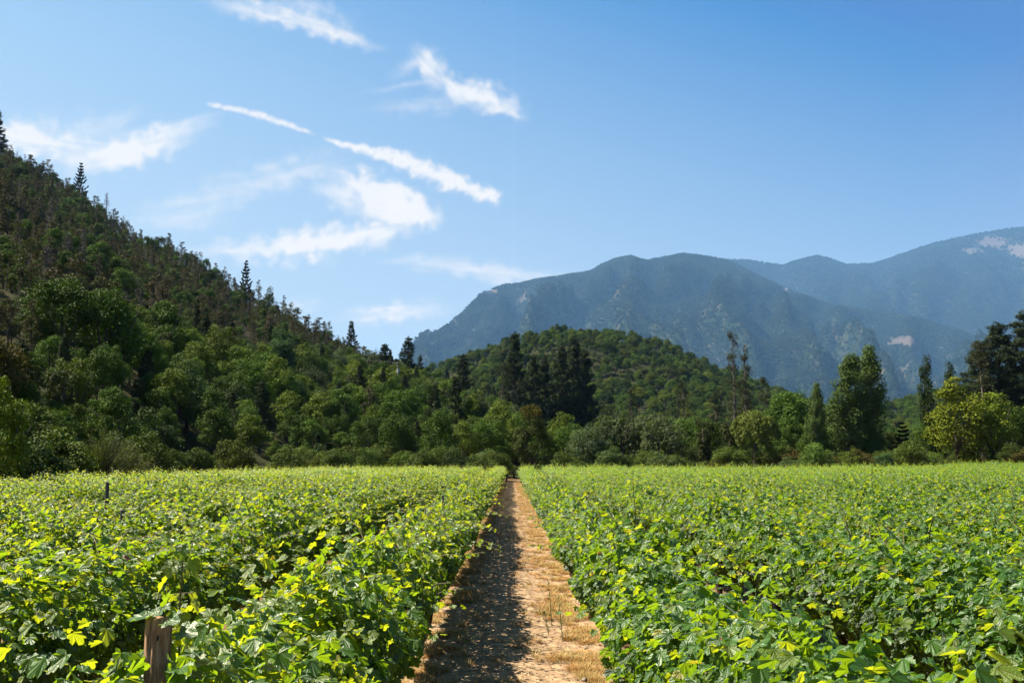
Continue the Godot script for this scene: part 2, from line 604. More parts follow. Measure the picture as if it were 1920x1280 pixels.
func make_terrain() -> void:
	var plain := func(x, d): return field_height(x, d)
	var dull := func(x, d, h): return lin(0.3, 0.2, 0.1)
	var field := part("ground", sheet(-96.0, 160.0, -24.0, 300.0, 4.0, plain, dull), M.soil, self)
	tag(field, "brown bare soil under the vines and between the rows", "", "", "structure")
	var wide := PlaneMesh.new()
	wide.size = Vector2(44000, 44000)
	var plains := part("terrain", wide, M.soil, self)
	plains.position = Vector3(0, -0.6, -12000)
	tag(plains, "flat valley floor around the vineyard", "", "", "structure")
	var scrub := func(x, d, h):
		var k: float = noise_b.get_noise_2d(x * 2.2, d * 2.2)
		return lin(0.075 + 0.03 * k, 0.075 + 0.02 * k, 0.036 + 0.012 * k)
	var lh := func(x, d): return left_hill(x, d) - (0.35 if left_hill(x, d) > 0.0 else 2.0)
	tag(part("hill", sheet(-560.0, 60.0, 24.0, 780.0, 7.0, lh, scrub), M.land, self), "steep wooded hillside rising on the left", "", "", "structure")
	var kh := func(x, d): return knoll(x, d) - (0.5 if knoll(x, d) > 0.0 else 2.0)
	var scrub2 := func(x, d, h): return lin(0.055, 0.062, 0.030)
	tag(part("hill", sheet(-260.0, 760.0, 300.0, 1400.0, 12.0, kh, scrub2), M.land, self), "rounded wooded knoll in the middle distance", "", "", "structure")
	var rock := func(x, d, h):
		var u: float = x / d
		var k: float = bare_rock(u + 0.006 * noise_b.get_noise_2d(x * 0.1, d * 0.1), (h - EYE) / d)
		var g: float = noise_b.get_noise_2d(x * 0.04, d * 0.04)
		return lin(0.026 + 0.008 * g, 0.040 + 0.008 * g, 0.017).lerp(lin(0.15, 0.122, 0.105), clampf(k * 3.0 + 1.5 * noise_c.get_noise_2d(x * 0.13, d * 0.08), 0.0, 1.0))
	var fr := func(x, d): return front_range(x, d) - 2.0
	tag(part("mountain", sheet(-2700.0, 7500.0, 3600.0, 15600.0, 38.0, fr, rock), M.land, self), "blue hazy wooded mountain with a rounded shoulder and summits", "", "", "structure")
	var br := func(x, d): return back_range(x, d) - 2.0
	tag(part("mountain", sheet(180.0, 11700.0, 7800.0, 21000.0, 70.0, br, rock), M.land, self), "highest blue mountain range behind, rising to the right", "", "", "structure")


func make_path() -> void:
	# a strip with ruts, clods and loose edges, 4 mm and more above the soil
	var v := PackedVector3Array()
	var c := PackedColorArray()
	var idx := PackedInt32Array()
	var ds := []
	var d := -3.0
	while d < 106.0:
		ds.append(d)
		d += 0.045 if d > 5.0 and d < 16.0 else (0.09 if d < 34.0 else 0.4)
	var xs := []
	for i in 61:
		xs.append(-1.5 + 3.0 * i / 60.0)
	for dd in ds:
		for x in xs:
			var clod: float = noise_a.get_noise_2d(x * 3.2, dd * 3.2)
			var fine: float = noise_a.get_noise_2d(x * 11.0 + 50.0, dd * 11.0)
			var rut: float = -0.018 * exp(-pow((x + 0.55) / 0.22, 2)) - 0.018 * exp(-pow((x - 0.42) / 0.22, 2))
			var edge: float = sm(0.55, 1.1, absf(x))
			v.append(Vector3(x, field_height(x, dd) + 0.045 + rut + 0.008 * clod + (0.006 + 0.012 * edge) * fine, -dd))
	var nx := xs.size()
	for j in ds.size() - 1:
		for i in nx - 1:
			var a := j * nx + i
			idx.append_array(PackedInt32Array([a, a + nx, a + 1, a + 1, a + nx, a + nx + 1]))
	var st := SurfaceTool.new()
	var arr := []
	arr.resize(Mesh.ARRAY_MAX)
	arr[Mesh.ARRAY_VERTEX] = v
	arr[Mesh.ARRAY_INDEX] = idx
	var m := ArrayMesh.new()
	m.add_surface_from_arrays(Mesh.PRIMITIVE_TRIANGLES, arr)
	st.create_from(m, 0)
	st.generate_normals()
	tag(part("path", st.commit(), M.dirt, self), "dry tan dirt path running straight between two blocks of vines", "", "", "structure")


# ---------------------------------------------------------------- trees

func puff(L: Leaves, r: RandomNumberGenerator, at: Vector3, rad: Vector3, n: int, l: float, w: float, col: Color, hang: float, out: float, jit: float) -> void:
	for i in n:
		var o := rdir(r)
		if o.y < -0.3 and r.randf() < 0.5:
			o.y = -o.y
		var p := at + o * rad * sqrt(r.randf_range(0.30, 1.0))
		var nn := (o * out + rdir(r) * 0.75 + Vector3(0, 0.35, 0)).normalized()
		var t := (rdir(r) + Vector3(0, -hang, 0)).normalized()
		t = (t - nn * t.dot(nn) * 0.8).normalized()
		var k := 1.0 + r.randf_range(-jit, jit)
		L.leaf(p, nn, t, l * r.randf_range(0.7, 1.3), w * r.randf_range(0.7, 1.3), tint(col, k, r.randf_range(-0.08, 0.08)))


func tint(c: Color, k: float, warm: float = 0.0) -> Color:
	return Color(c.r * k * (1.0 + warm) * TONE, c.g * k * TONE, c.b * k * (1.0 - warm) * TONE, 1.0).linear_to_srgb()


# A species is built once per variant as {crown, trunk, whole}; g holds its numbers.
func grow(kind: String, variant: int) -> Dictionary:
	var r := RandomNumberGenerator.new()
	r.seed = hash(kind) + variant * 7919
	var L := Leaves.new()
	var T := Leaves.new()
	var H := 10.0
	var bark := lin(0.10, 0.08, 0.06)
	match kind:
		"broadleaf", "olive", "shrub", "feathery", "round", "bright", "glossy", "rusty":
			var spec: Dictionary = {
				"broadleaf": {"H": 9.0, "R": 3.1, "low": 0.22, "n": 46, "leaf": 0.21, "dens": 135, "col": Color(0.118, 0.190, 0.034)},
				"olive": {"H": 8.0, "R": 2.8, "low": 0.20, "n": 44, "leaf": 0.20, "dens": 130, "col": Color(0.190, 0.250, 0.044)},
				"shrub": {"H": 4.0, "R": 2.2, "low": 0.06, "n": 30, "leaf": 0.13, "dens": 210, "col": Color(0.135, 0.180, 0.040)},
				"rusty": {"H": 4.0, "R": 2.3, "low": 0.03, "n": 32, "leaf": 0.13, "dens": 190, "col": Color(0.170, 0.150, 0.052)},
				"feathery": {"H": 6.0, "R": 3.2, "low": 0.05, "n": 34, "leaf": 0.26, "dens": 190, "col": Color(0.130, 0.180, 0.100)},
				"round": {"H": 7.0, "R": 3.0, "low": 0.02, "n": 46, "leaf": 0.17, "dens": 190, "col": Color(0.125, 0.145, 0.042)},
				"bright": {"H": 9.0, "R": 2.6, "low": 0.05, "n": 40, "leaf": 0.20, "dens": 140, "col": Color(0.24, 0.30, 0.035)},
				"glossy": {"H": 5.0, "R": 2.2, "low": 0.03, "n": 34, "leaf": 0.15, "dens": 170, "col": Color(0.105, 0.165, 0.065)},
			}[kind]
			H = spec.H
			var R: float = spec.R
			var y0: float = H * spec.low
			var thin := 0.26 if kind == "feathery" else 0.62
			var base: Color = spec.col
			var hue := r.randf_range(-0.18, 0.10)
			base = Color(base.r * (1.0 + hue), base.g, base.b * (1.0 - hue * 0.6) * 0.85)
			base = Color(base.r, base.g, base.b) * r.randf_range(0.72, 1.36)
			var mid := Vector3(0, (y0 + H) * 0.5, 0)
			var half := (H - y0) * 0.5
			puff(L, r, mid, Vector3(R * 0.62, half * 0.7, R * 0.62), int(spec.dens * 3.5), spec.leaf * 1.25, spec.leaf * 0.9, base * 0.95, 0.2, 0.5, 0.2)
			var lean := Vector3(r.randf_range(-0.3, 0.3), 0, r.randf_range(-0.3, 0.3)) * R * 0.5
			for i in int(spec.n):
				var o := rdir(r)
				if o.y < -0.55:
					o.y *= -0.4
				var wob := r.randf_range(0.66, 1.04) if kind != "round" else r.randf_range(0.80, 0.92)
				var taper := 1.0 - 0.28 * maxf(o.y, 0.0)
				var at := mid + lean * (o.y + 1.0) * 0.5 + Vector3(o.x * R * 0.78 * wob * taper, o.y * half * 0.84 * wob, o.z * R * 0.78 * wob * taper)
				var pr := R * r.randf_range(0.18, 0.36)
				if kind == "round":
					pr = R * r.randf_range(0.18, 0.26)
				puff(L, r, at, Vector3(pr, pr * r.randf_range(0.7, 1.0), pr), int(spec.dens * r.randf_range(0.75, 1.25)), spec.leaf, spec.leaf * thin, base * r.randf_range(0.84, 1.16), 0.25, 0.9, 0.22)
			if kind == "bright":
				for i in 26:
					var a := r.randf() * TAU
					puff(L, r, Vector3(cos(a) * R * r.randf_range(0.3, 0.85), H * r.randf_range(0.06, 0.45), sin(a) * R * r.randf_range(0.3, 0.85)), Vector3(0.7, 0.7, 0.7), 110, spec.leaf, spec.leaf * thin, base * r.randf_range(0.8, 1.15), 0.25, 0.8, 0.22)
			if kind == "round":
				for i in 26:
					var a := r.randf() * TAU
					puff(L, r, Vector3(cos(a) * R * 0.3, H * r.randf_range(0.90, 1.02), sin(a) * R * 0.3), Vector3(0.5, 0.6, 0.5), 60, 0.2, 0.09, Color(0.13, 0.115, 0.02), 0.0, 0.5, 0.2)
			T.tube([Vector3.ZERO, Vector3(0.05, H * 0.25, 0), lean * 0.4 + Vector3(0, H * 0.6, 0)], [R * 0.075, R * 0.055, R * 0.02], 7, bark)
			for i in 4:
				var a := TAU * i / 4.0 + r.randf()
				T.tube([Vector3(0.02, H * 0.2, 0), Vector3(cos(a) * R * 0.4, H * 0.5, sin(a) * R * 0.4), Vector3(cos(a) * R * 0.62, H * 0.74, sin(a) * R * 0.62)], [R * 0.04, R * 0.025, R * 0.01], 5, bark)
		"broom":
			H = 4.5
			for i in 120:
				var a := r.randf() * TAU
				var tilt := r.randf_range(0.05, 1.0)
				var tip := Vector3(cos(a) * tilt * 2.3, H * r.randf_range(0.6, 1.0) * (1.0 - tilt * 0.28), sin(a) * tilt * 2.3)
				var mid := Vector3(tip.x * 0.35, tip.y * 0.55, tip.z * 0.35)
				T.tube([Vector3(cos(a) * 0.1, 0, sin(a) * 0.1), mid, tip], [0.035, 0.02, 0.006], 4, lin(0.09, 0.075, 0.045))
				var c := Color(0.19, 0.22, 0.065) * r.randf_range(0.7, 1.2)
				for k in 46:
					var f := r.randf_range(0.35, 1.0)
					var p := mid.lerp(tip, (f - 0.35) / 0.65) + rdir(r) * 0.13
					var t := ((tip - mid).normalized() + rdir(r) * 0.7).normalized()
					L.leaf(p, rdir(r), t, 0.20, 0.035, tint(c, r.randf_range(0.8, 1.2)))
		"pine":
			H = 22.0
			bark = lin(0.07, 0.055, 0.045)
			var R := 4.2
			T.tube([Vector3.ZERO, Vector3(0.1, H * 0.4, 0.1), Vector3(0.0, H * 0.75, 0.1), Vector3(0.15, H * 0.99, 0.0)], [0.42, 0.32, 0.18, 0.04], 8, bark)
			var y := H * r.randf_range(0.16, 0.26)
			var base := Color(0.058, 0.080, 0.040) * r.randf_range(0.85, 1.2)
			while y < H * 0.97:
				var f := y / H
				var reach := R * (1.0 - pow(maxf(f - 0.2, 0.0) / 0.8, 1.5)) * r.randf_range(0.75, 1.1) + 0.5
				var a0 := r.randf() * TAU
				for k in 5:
					if r.randf() < 0.14:
						continue
					var a := a0 + TAU * k / 5.0 + r.randf_range(-0.35, 0.35)
					var len := reach * r.randf_range(0.55, 1.12)
					var o := Vector3(cos(a), 0, sin(a))
					var tip := Vector3(0, y, 0) + o * len + Vector3(0, len * r.randf_range(0.10, 0.42), 0)
					var mid := Vector3(0, y, 0) + o * len * 0.55
					T.tube([Vector3(0, y, 0), mid, tip], [0.09, 0.06, 0.02], 4, bark)
					var tufts := int(3 + len * 1.7)
					for q in tufts:
						var g := r.randf_range(0.42, 1.04)
						var p := (mid.lerp(tip, (g - 0.5) * 2.0) if g > 0.5 else Vector3(0, y, 0).lerp(mid, g * 2.0)) + rdir(r) * 0.22
						puff(L, r, p, Vector3(0.58, 0.44, 0.58), 34, 0.5, 0.10, base * r.randf_range(0.75, 1.3), -0.45, 0.6, 0.25)
				y += r.randf_range(0.55, 1.15)
			puff(L, r, Vector3(0.15, H * 0.985, 0), Vector3(0.5, 0.8, 0.5), 60, 0.5, 0.09, base, -0.5, 0.5, 0.2)
		"spruce":
			H = 15.0
			T.tube([Vector3.ZERO, Vector3(0, H, 0)], [0.25, 0.03], 6, bark)
			var base := Color(0.045, 0.064, 0.042)
			var y := H * 0.08
			while y < H * 0.98:
				var reach := 3.9 * (1.0 - y / H) + 0.25
				var a0 := r.randf() * TAU
				for k in 7:
					if r.randf() < 0.13:
						continue
					var a := a0 + TAU * k / 7.0 + r.randf_range(-0.3, 0.3)
					var len := reach * r.randf_range(0.55, 1.18)
					var o := Vector3(cos(a), 0, sin(a))
					var pts := [Vector3(0, y, 0), Vector3(0, y - len * 0.06, 0) + o * len * 0.55, Vector3(0, y + len * 0.40, 0) + o * len]
					T.tube(pts, [0.06, 0.04, 0.015], 4, bark)
					for q in int(4 + len * 4.0):
						var g := r.randf_range(0.25, 1.0)
						var p: Vector3 = pts[0].lerp(pts[1], g * 2.0) if g < 0.5 else pts[1].lerp(pts[2], (g - 0.5) * 2.0)
						puff(L, r, p, Vector3(0.26, 0.20, 0.26), 24, 0.42, 0.13, base * r.randf_range(0.8, 1.3), -0.3, 0.5, 0.2)
				y += 1.05 + 0.5 * (1.0 - y / H)
		"scrub_pine":
			H = 9.0
			bark = lin(0.11, 0.095, 0.085)
			var R := 1.9
			var bend := Vector3(r.randf_range(-0.4, 0.4), H * 0.55, r.randf_range(-0.4, 0.4))
			T.tube([Vector3.ZERO, bend, Vector3(bend.x * 1.6, H, bend.z * 1.6)], [0.14, 0.10, 0.03], 5, bark)
			var brown := r.randf()
			var base := Color(0.115, 0.135, 0.040).lerp(Color(0.145, 0.112, 0.070), brown) * r.randf_range(0.85, 1.15)
			for i in 30:
				var f := pow(r.randf(), 0.75)
				var y := H * lerpf(0.22, 1.0, f)
				var reach := R * (1.15 - f * 0.85)
				var a := r.randf() * TAU
				var q := r.randf_range(0.25, 1.0)
				var p := Vector3(bend.x * y / H * 1.6, y, bend.z * y / H * 1.6)
				var tip := p + Vector3(cos(a) * reach * q, r.randf_range(0.0, 0.5), sin(a) * reach * q)
				T.tube([p, tip], [0.035, 0.012], 3, bark)
				if r.randf() < 0.9:
					var s := r.randf_range(0.38, 0.72)
					puff(L, r, tip, Vector3(s, s * 0.7, s), 34, 0.32, 0.13, base * r.randf_range(0.8, 1.25), -0.15, 0.7, 0.25)
		"bare":
			H = 9.0
			bark = lin(0.17, 0.155, 0.15)
			T.tube([Vector3.ZERO, Vector3(0.1, H * 0.5, 0), Vector3(0, H, 0.1)], [0.12, 0.08, 0.015], 5, bark)
			for i in 60:
				var y := H * r.randf_range(0.25, 0.97)
				var a := r.randf() * TAU
				var len := (1.25 - y / H) * r.randf_range(0.8, 2.0)
				var p := Vector3(0.05, y, 0)
				var tip := p + Vector3(cos(a) * len, len * r.randf_range(0.1, 0.6), sin(a) * len)
				T.tube([p, tip], [0.04, 0.012], 3, bark)
				for q in 5:
					var s := p.lerp(tip, r.randf_range(0.4, 1.0))
					T.tube([s, s + rdir(r) * 0.55], [0.015, 0.006], 3, bark)
			puff(L, r, Vector3(0, H * 0.62, 0), Vector3(0.9, H * 0.3, 0.9), 120, 0.25, 0.08, Color(0.10, 0.085, 0.06), 0.0, 0.3, 0.3)
		"poplar":  # upright, narrow, pale leaves tossed to the right by the wind
			H = 14.0
			bark = lin(0.18, 0.16, 0.13)
			T.tube([Vector3.ZERO, Vector3(0, H * 0.5, 0), Vector3(0.5, H * 0.97, 0)], [0.22, 0.15, 0.03], 7, bark)
			for i in 150:
				var f := pow(r.randf(), 0.85)
				var y := H * lerpf(0.13, 0.965, f)
				var reach := 2.5 * (0.10 + 1.75 * f * (1.0 - f) + 0.62 * (1.0 - f)) * sqrt(r.randf())
				var a := r.randf() * TAU
				var at := Vector3(cos(a) * reach + 0.6 * f * f, y, sin(a) * reach)
				T.tube([Vector3(0.5 * f * f, maxf(y - 1.2, 0.5), 0), at], [0.05, 0.015], 4, bark)
				var c := Color(0.115, 0.180, 0.048) * r.randf_range(0.8, 1.2)
				for k in 92:
					var o := rdir(r)
					var p := at + Vector3(o.x * 0.62 + 0.15, o.y * 0.95, o.z * 0.62) * sqrt(r.randf())
					var n := (o * 0.5 + rdir(r) * 0.8 + Vector3(-0.4, 0.4, 0.2)).normalized()
					var t := (Vector3(0.9, 0.25, 0) + rdir(r) * 0.7).normalized()
					L.leaf(p, n, (t - n * t.dot(n) * 0.9).normalized(), 0.22, 0.16, tint(c, r.randf_range(0.75, 1.3)))
		"column":  # Lombardy poplar
			H = 14.0
			T.tube([Vector3.ZERO, Vector3(0, H * 0.95, 0)], [0.2, 0.03], 6, bark)
			for i in 90:
				var f := r.randf()
				var a := r.randf() * TAU
				var reach := 1.0 * (0.5 + 1.3 * f * (1.0 - f) + 0.1 * (1.0 - f)) * sqrt(r.randf())
				var at := Vector3(cos(a) * reach, H * lerpf(0.06, 0.95, f), sin(a) * reach)
				puff(L, r, at, Vector3(0.38, 0.9, 0.38), 60, 0.26, 0.13, Color(0.060, 0.095, 0.032) * r.randf_range(0.8, 1.2), -0.6, 0.8, 0.2)
		"gum":  # tall, thin, ragged eucalyptus
			H = 26.0
			bark = lin(0.13, 0.11, 0.09)
			T.tube([Vector3.ZERO, Vector3(0.3, H * 0.5, 0), Vector3(0.1, H * 0.97, 0.2)], [0.34, 0.22, 0.04], 7, bark)
			for i in 46:
				var f := r.randf()
				var y := H * lerpf(0.30, 0.99, f)
				var reach := 1.9 * (1.15 - f * 0.9) * r.randf_range(0.4, 1.1)
				var a := r.randf() * TAU
				var at := Vector3(cos(a) * reach, y, sin(a) * reach)
				T.tube([Vector3(0.2, y - 0.9, 0.05), at], [0.06, 0.02], 4, bark)
				var s := r.randf_range(0.5, 0.95)
				puff(L, r, at, Vector3(s, s * 1.15, s), 46, 0.5, 0.13, Color(0.100, 0.108, 0.058) * r.randf_range(0.75, 1.25), 0.9, 0.4, 0.25)
		"ivy_pillar":  # creeper grown over a dead trunk
			H = 8.0
			T.tube([Vector3.ZERO, Vector3(0.1, H * 0.9, 0)], [0.3, 0.15], 6, bark)
			for i in 60:
				var f := r.randf()
				var a := r.randf() * TAU
				var reach := 0.75 + 0.35 * sin(f * 9.0 + variant)
				var at := Vector3(cos(a) * reach, H * lerpf(0.03, 0.97, f), sin(a) * reach)
				puff(L, r, at, Vector3(0.5, 0.6, 0.5), 70, 0.22, 0.15, Color(0.075, 0.092, 0.030) * r.randf_range(0.8, 1.2), 0.5, 0.9, 0.2)
		"mop":  # ball-headed willow, leaves hanging in curtains
			H = 8.0
			T.tube([Vector3.ZERO, Vector3(0.1, H * 0.5, 0)], [0.35, 0.2], 7, bark)
			for i in 150:
				var o := rdir(r)
				o.y = absf(o.y) * 1.0 - 0.25
				var at := Vector3(o.x * 2.35, H * 0.66 + o.y * 2.5, o.z * 2.35)
				puff(L, r, at, Vector3(0.42, 0.62, 0.42), 64, 0.30, 0.09, Color(0.20, 0.25, 0.055) * r.randf_range(0.78, 1.2), 1.2, 0.9, 0.2)
			for i in 46:
				var a := r.randf() * TAU
				var f := r.randf()
				puff(L, r, Vector3(cos(a) * (0.9 + 0.9 * f), H * (0.05 + 0.5 * f), sin(a) * (0.9 + 0.9 * f)), Vector3(0.4, 0.7, 0.4), 60, 0.28, 0.09, Color(0.15, 0.19, 0.05) * r.randf_range(0.7, 1.15), 1.4, 0.8, 0.2)
	var whole := ArrayMesh.new()
	L.commit(whole, M.foliage)
	T.commit(whole, M.bark)
	return {"crown": L.commit(null, M.foliage), "trunk": T.commit(null, M.bark), "whole": whole, "H": H}


const VARIANTS := {"broadleaf": 6, "olive": 4, "shrub": 5, "feathery": 3, "round": 1, "bright": 2, "glossy": 3, "broom": 2, "rusty": 2, "pine": 4, "spruce": 2, "scrub_pine": 6, "bare": 3, "poplar": 2, "column": 1, "gum": 3, "ivy_pillar": 2, "mop": 1}


func make_species() -> void:
	for k in VARIANTS:
		kinds[k] = []
		for i in VARIANTS[k]:
			kinds[k].append(grow(k, i))


func tree(called: String, kind: String, variant: int, x: float, d: float, H: float, wide: float, label: String, category: String, group: String = "", sink: float = 0.1) -> Node3D:
	var s: Dictionary = kinds[kind][variant % kinds[kind].size()]
	var o := thing(called, label, category, Vector3(x, ground_height(x, d) - sink, -d), group)
	part("crown", s.crown, null, o)
	if s.trunk.get_surface_count():
		part("trunk", s.trunk, null, o)
	var k: float = H / s.H
	o.scale = Vector3(k * wide, k, k * wide)
	o.rotation.y = 0.0 if kind == "poplar" else rng.randf() * TAU
	return o


func mass(called: String, mesh: Mesh, where: Array, tints: PackedColorArray, parent: Node3D, material: Material = null) -> MultiMeshInstance3D:
	var mm := MultiMesh.new()
	mm.transform_format = MultiMesh.TRANSFORM_3D
	mm.use_colors = tints.size() > 0
	mm.mesh = mesh
	mm.instance_count = where.size()
	for i in where.size():
		mm.set_instance_transform(i, where[i])
		if tints.size() > 0:
			mm.set_instance_color(i, tints[i])
	var o := MultiMeshInstance3D.new()
	o.name = called if parent != self else numbered(called)
	o.multimesh = mm
	if material:
		o.material_override = material
	parent.add_child(o, true)
	o.set_meta("kind", "stuff")
	return o


func stuff(called: String, label: String) -> Node3D:
	var o := Node3D.new()
	o.name = numbered(called)
	add_child(o)
	tag(o, label, "", "", "stuff")
	return o


func far_tree(s: int, n: int, col: Color) -> ArrayMesh:
	var r := RandomNumberGenerator.new()
	r.seed = s
	var L := Leaves.new()
	for i in 5:
		var a := TAU * i / 5.0
		var at := Vector3(cos(a) * 0.24, r.randf_range(0.42, 0.72), sin(a) * 0.24)
		puff(L, r, at, Vector3(0.27, 0.27, 0.27), n, 0.24, 0.2, col * r.randf_range(0.85, 1.15), 0.2, 1.0, 0.2)
	puff(L, r, Vector3(0, 0.5, 0), Vector3(0.3, 0.42, 0.3), n, 0.3, 0.26, col, 0.2, 1.0, 0.2)
	return L.commit(null, M.foliage)


func make_mountain_woods() -> void:
	var meshes := [far_tree(1, 11, Color(0.052, 0.078, 0.028)), far_tree(2, 11, Color(0.060, 0.076, 0.030)), far_tree(3, 11, Color(0.045, 0.070, 0.030))]
	for pass_n in 2:
		var rows := [[], [], []]
		var cols := [PackedColorArray(), PackedColorArray(), PackedColorArray()]
		var d0 := [5250.0, 8100.0][pass_n] as float
		var d1 := [12000.0, 16050.0][pass_n] as float
		var step := [23.2, 33.0][pass_n] as float
		var d := d0
		while d < d1:
			var x := d * ([-0.20, 0.12][pass_n] as float)
			while x < d * 0.66:
				var px := x + rng.randf_range(-0.5, 0.5) * step
				var pd := d + rng.randf_range(-0.5, 0.5) * step
				var h := front_range(px, pd) if pass_n == 0 else back_range(px, pd)
				x += step
				if h < 12.0:
					continue
				if pass_n == 1 and front_range(px, pd) > h:
					continue
				if bare_rock(px / pd, (h - EYE) / pd) > 0.0 and bare_rock(px / pd, (h - EYE) / pd) + 0.5 * noise_c.get_noise_2d(px * 0.2, pd * 0.13) > rng.randf_range(0.1, 0.6):
					continue
				var g := noise_b.get_noise_2d(px * 0.09, pd * 0.09)
				var k := rng.randf_range(0.75, 1.35) * step * 1.12
				var i := rng.randi() % 3
				rows[i].append(Transform3D(Basis(Vector3.UP, rng.randf() * TAU).scaled(Vector3(k, k * rng.randf_range(0.75, 1.1), k)), Vector3(px, h - k * 0.1, -pd)))
				var b := 1.0 + 0.22 * g + rng.randf_range(-0.10, 0.10)
				cols[i].append(Color(b * (1.0 + 0.06 * g), b, b * 0.98))
			d += step
		var o := stuff("forest", ["distant forest covering the front mountain", "distant forest covering the back range"][pass_n])
		for i in 3:
			mass("foliage", meshes[i], rows[i], cols[i], o)


func make_knoll_woods() -> void:
	var items := []
	var d := 340.0
	while d < 850.0:
		var x := -0.17 * d
		var step := 5.6 + d * 0.0018
		while x < d * 0.80:
			var px := x + rng.randf_range(-0.5, 0.5) * step
			var pd := d + rng.randf_range(-0.5, 0.5) * step
			x += step
			if left_hill(px, pd) > knoll(px, pd):
				continue
			var dry := noise_b.get_noise_2d(px * 0.8 + 400.0, pd * 0.8)
			var H := lerpf(4.5, 12.5, pow(rng.randf(), 1.6))
			if dry > 0.28:
				H *= 0.6
			items.append({"x": px, "d": pd, "H": H, "size": H / pd, "kind": "olive" if rng.randf() < 0.45 else "broadleaf", "v": rng.randi() % 12, "W": rng.randf_range(0.9, 1.35)})
		d += step
	scatter(items, "broad-crowned evergreen tree in the wood that covers the round knoll", "evergreen trees on the knoll", "broadleaf_tree", "tree", 40, "woods over the round knoll in the middle distance", 0.90)
	# a few dark conifers poke out along the crest of the knoll, and a far stand to the right
	for t in [[-0.046, 760.0, 11.0], [0.060, 800.0, 12.0], [0.140, 790.0, 10.0], [0.187, 740.0, 8.0]]:
		var spot: String = {-0.046: "low on its left shoulder", 0.060: "at the top of its dome", 0.140: "on its right brow", 0.187: "on its right slope"}[t[0]]
		tree("pine_tree", "spruce" if t[2] > 9.0 else "scrub_pine", 0, t[0] * t[1], t[1], t[2], 1.3, "small dark conifer on the knoll's skyline, " + spot, "pine tree")


func scatter(items: Array, label: String, group: String, called: String, category: String, most: int, rest: String, deep: float = 1.0) -> void:
	items.sort_custom(func(a, b): return a.size > b.size)
	var by := {}
	var n := 0
	for it in items:
		var vis: bool = absf(it.x / it.d) < 0.53
		if n < most and vis:
			n += 1
			var lab: String = it.get("label", label)
			tree(called, it.kind, it.v, it.x, it.d, it.H, it.W, lab, category, it.get("group", group), 0.3)
			continue
		var key: String = "%s %d" % [it.kind, it.v % kinds[it.kind].size()]
		if not by.has(key):
			by[key] = [[], PackedColorArray()]
		var s: Dictionary = kinds[it.kind][it.v % kinds[it.kind].size()]
		var k: float = it.H / s.H
		by[key][0].append(Transform3D(Basis(Vector3.UP, rng.randf() * TAU).scaled(Vector3(k * it.W, k, k * it.W)), Vector3(it.x, ground_height(it.x, it.d) - 0.3, -it.d)))
		var b := rng.randf_range(0.85, 1.15) * deep
		by[key][1].append(Color(b * rng.randf_range(0.96, 1.05), b, b))
	var o := stuff("woods", rest)
	for key in by:
		var kv: PackedStringArray = key.split(" ")
		mass("foliage", kinds[kv[0]][int(kv[1])].whole, by[key][0], by[key][1], o)


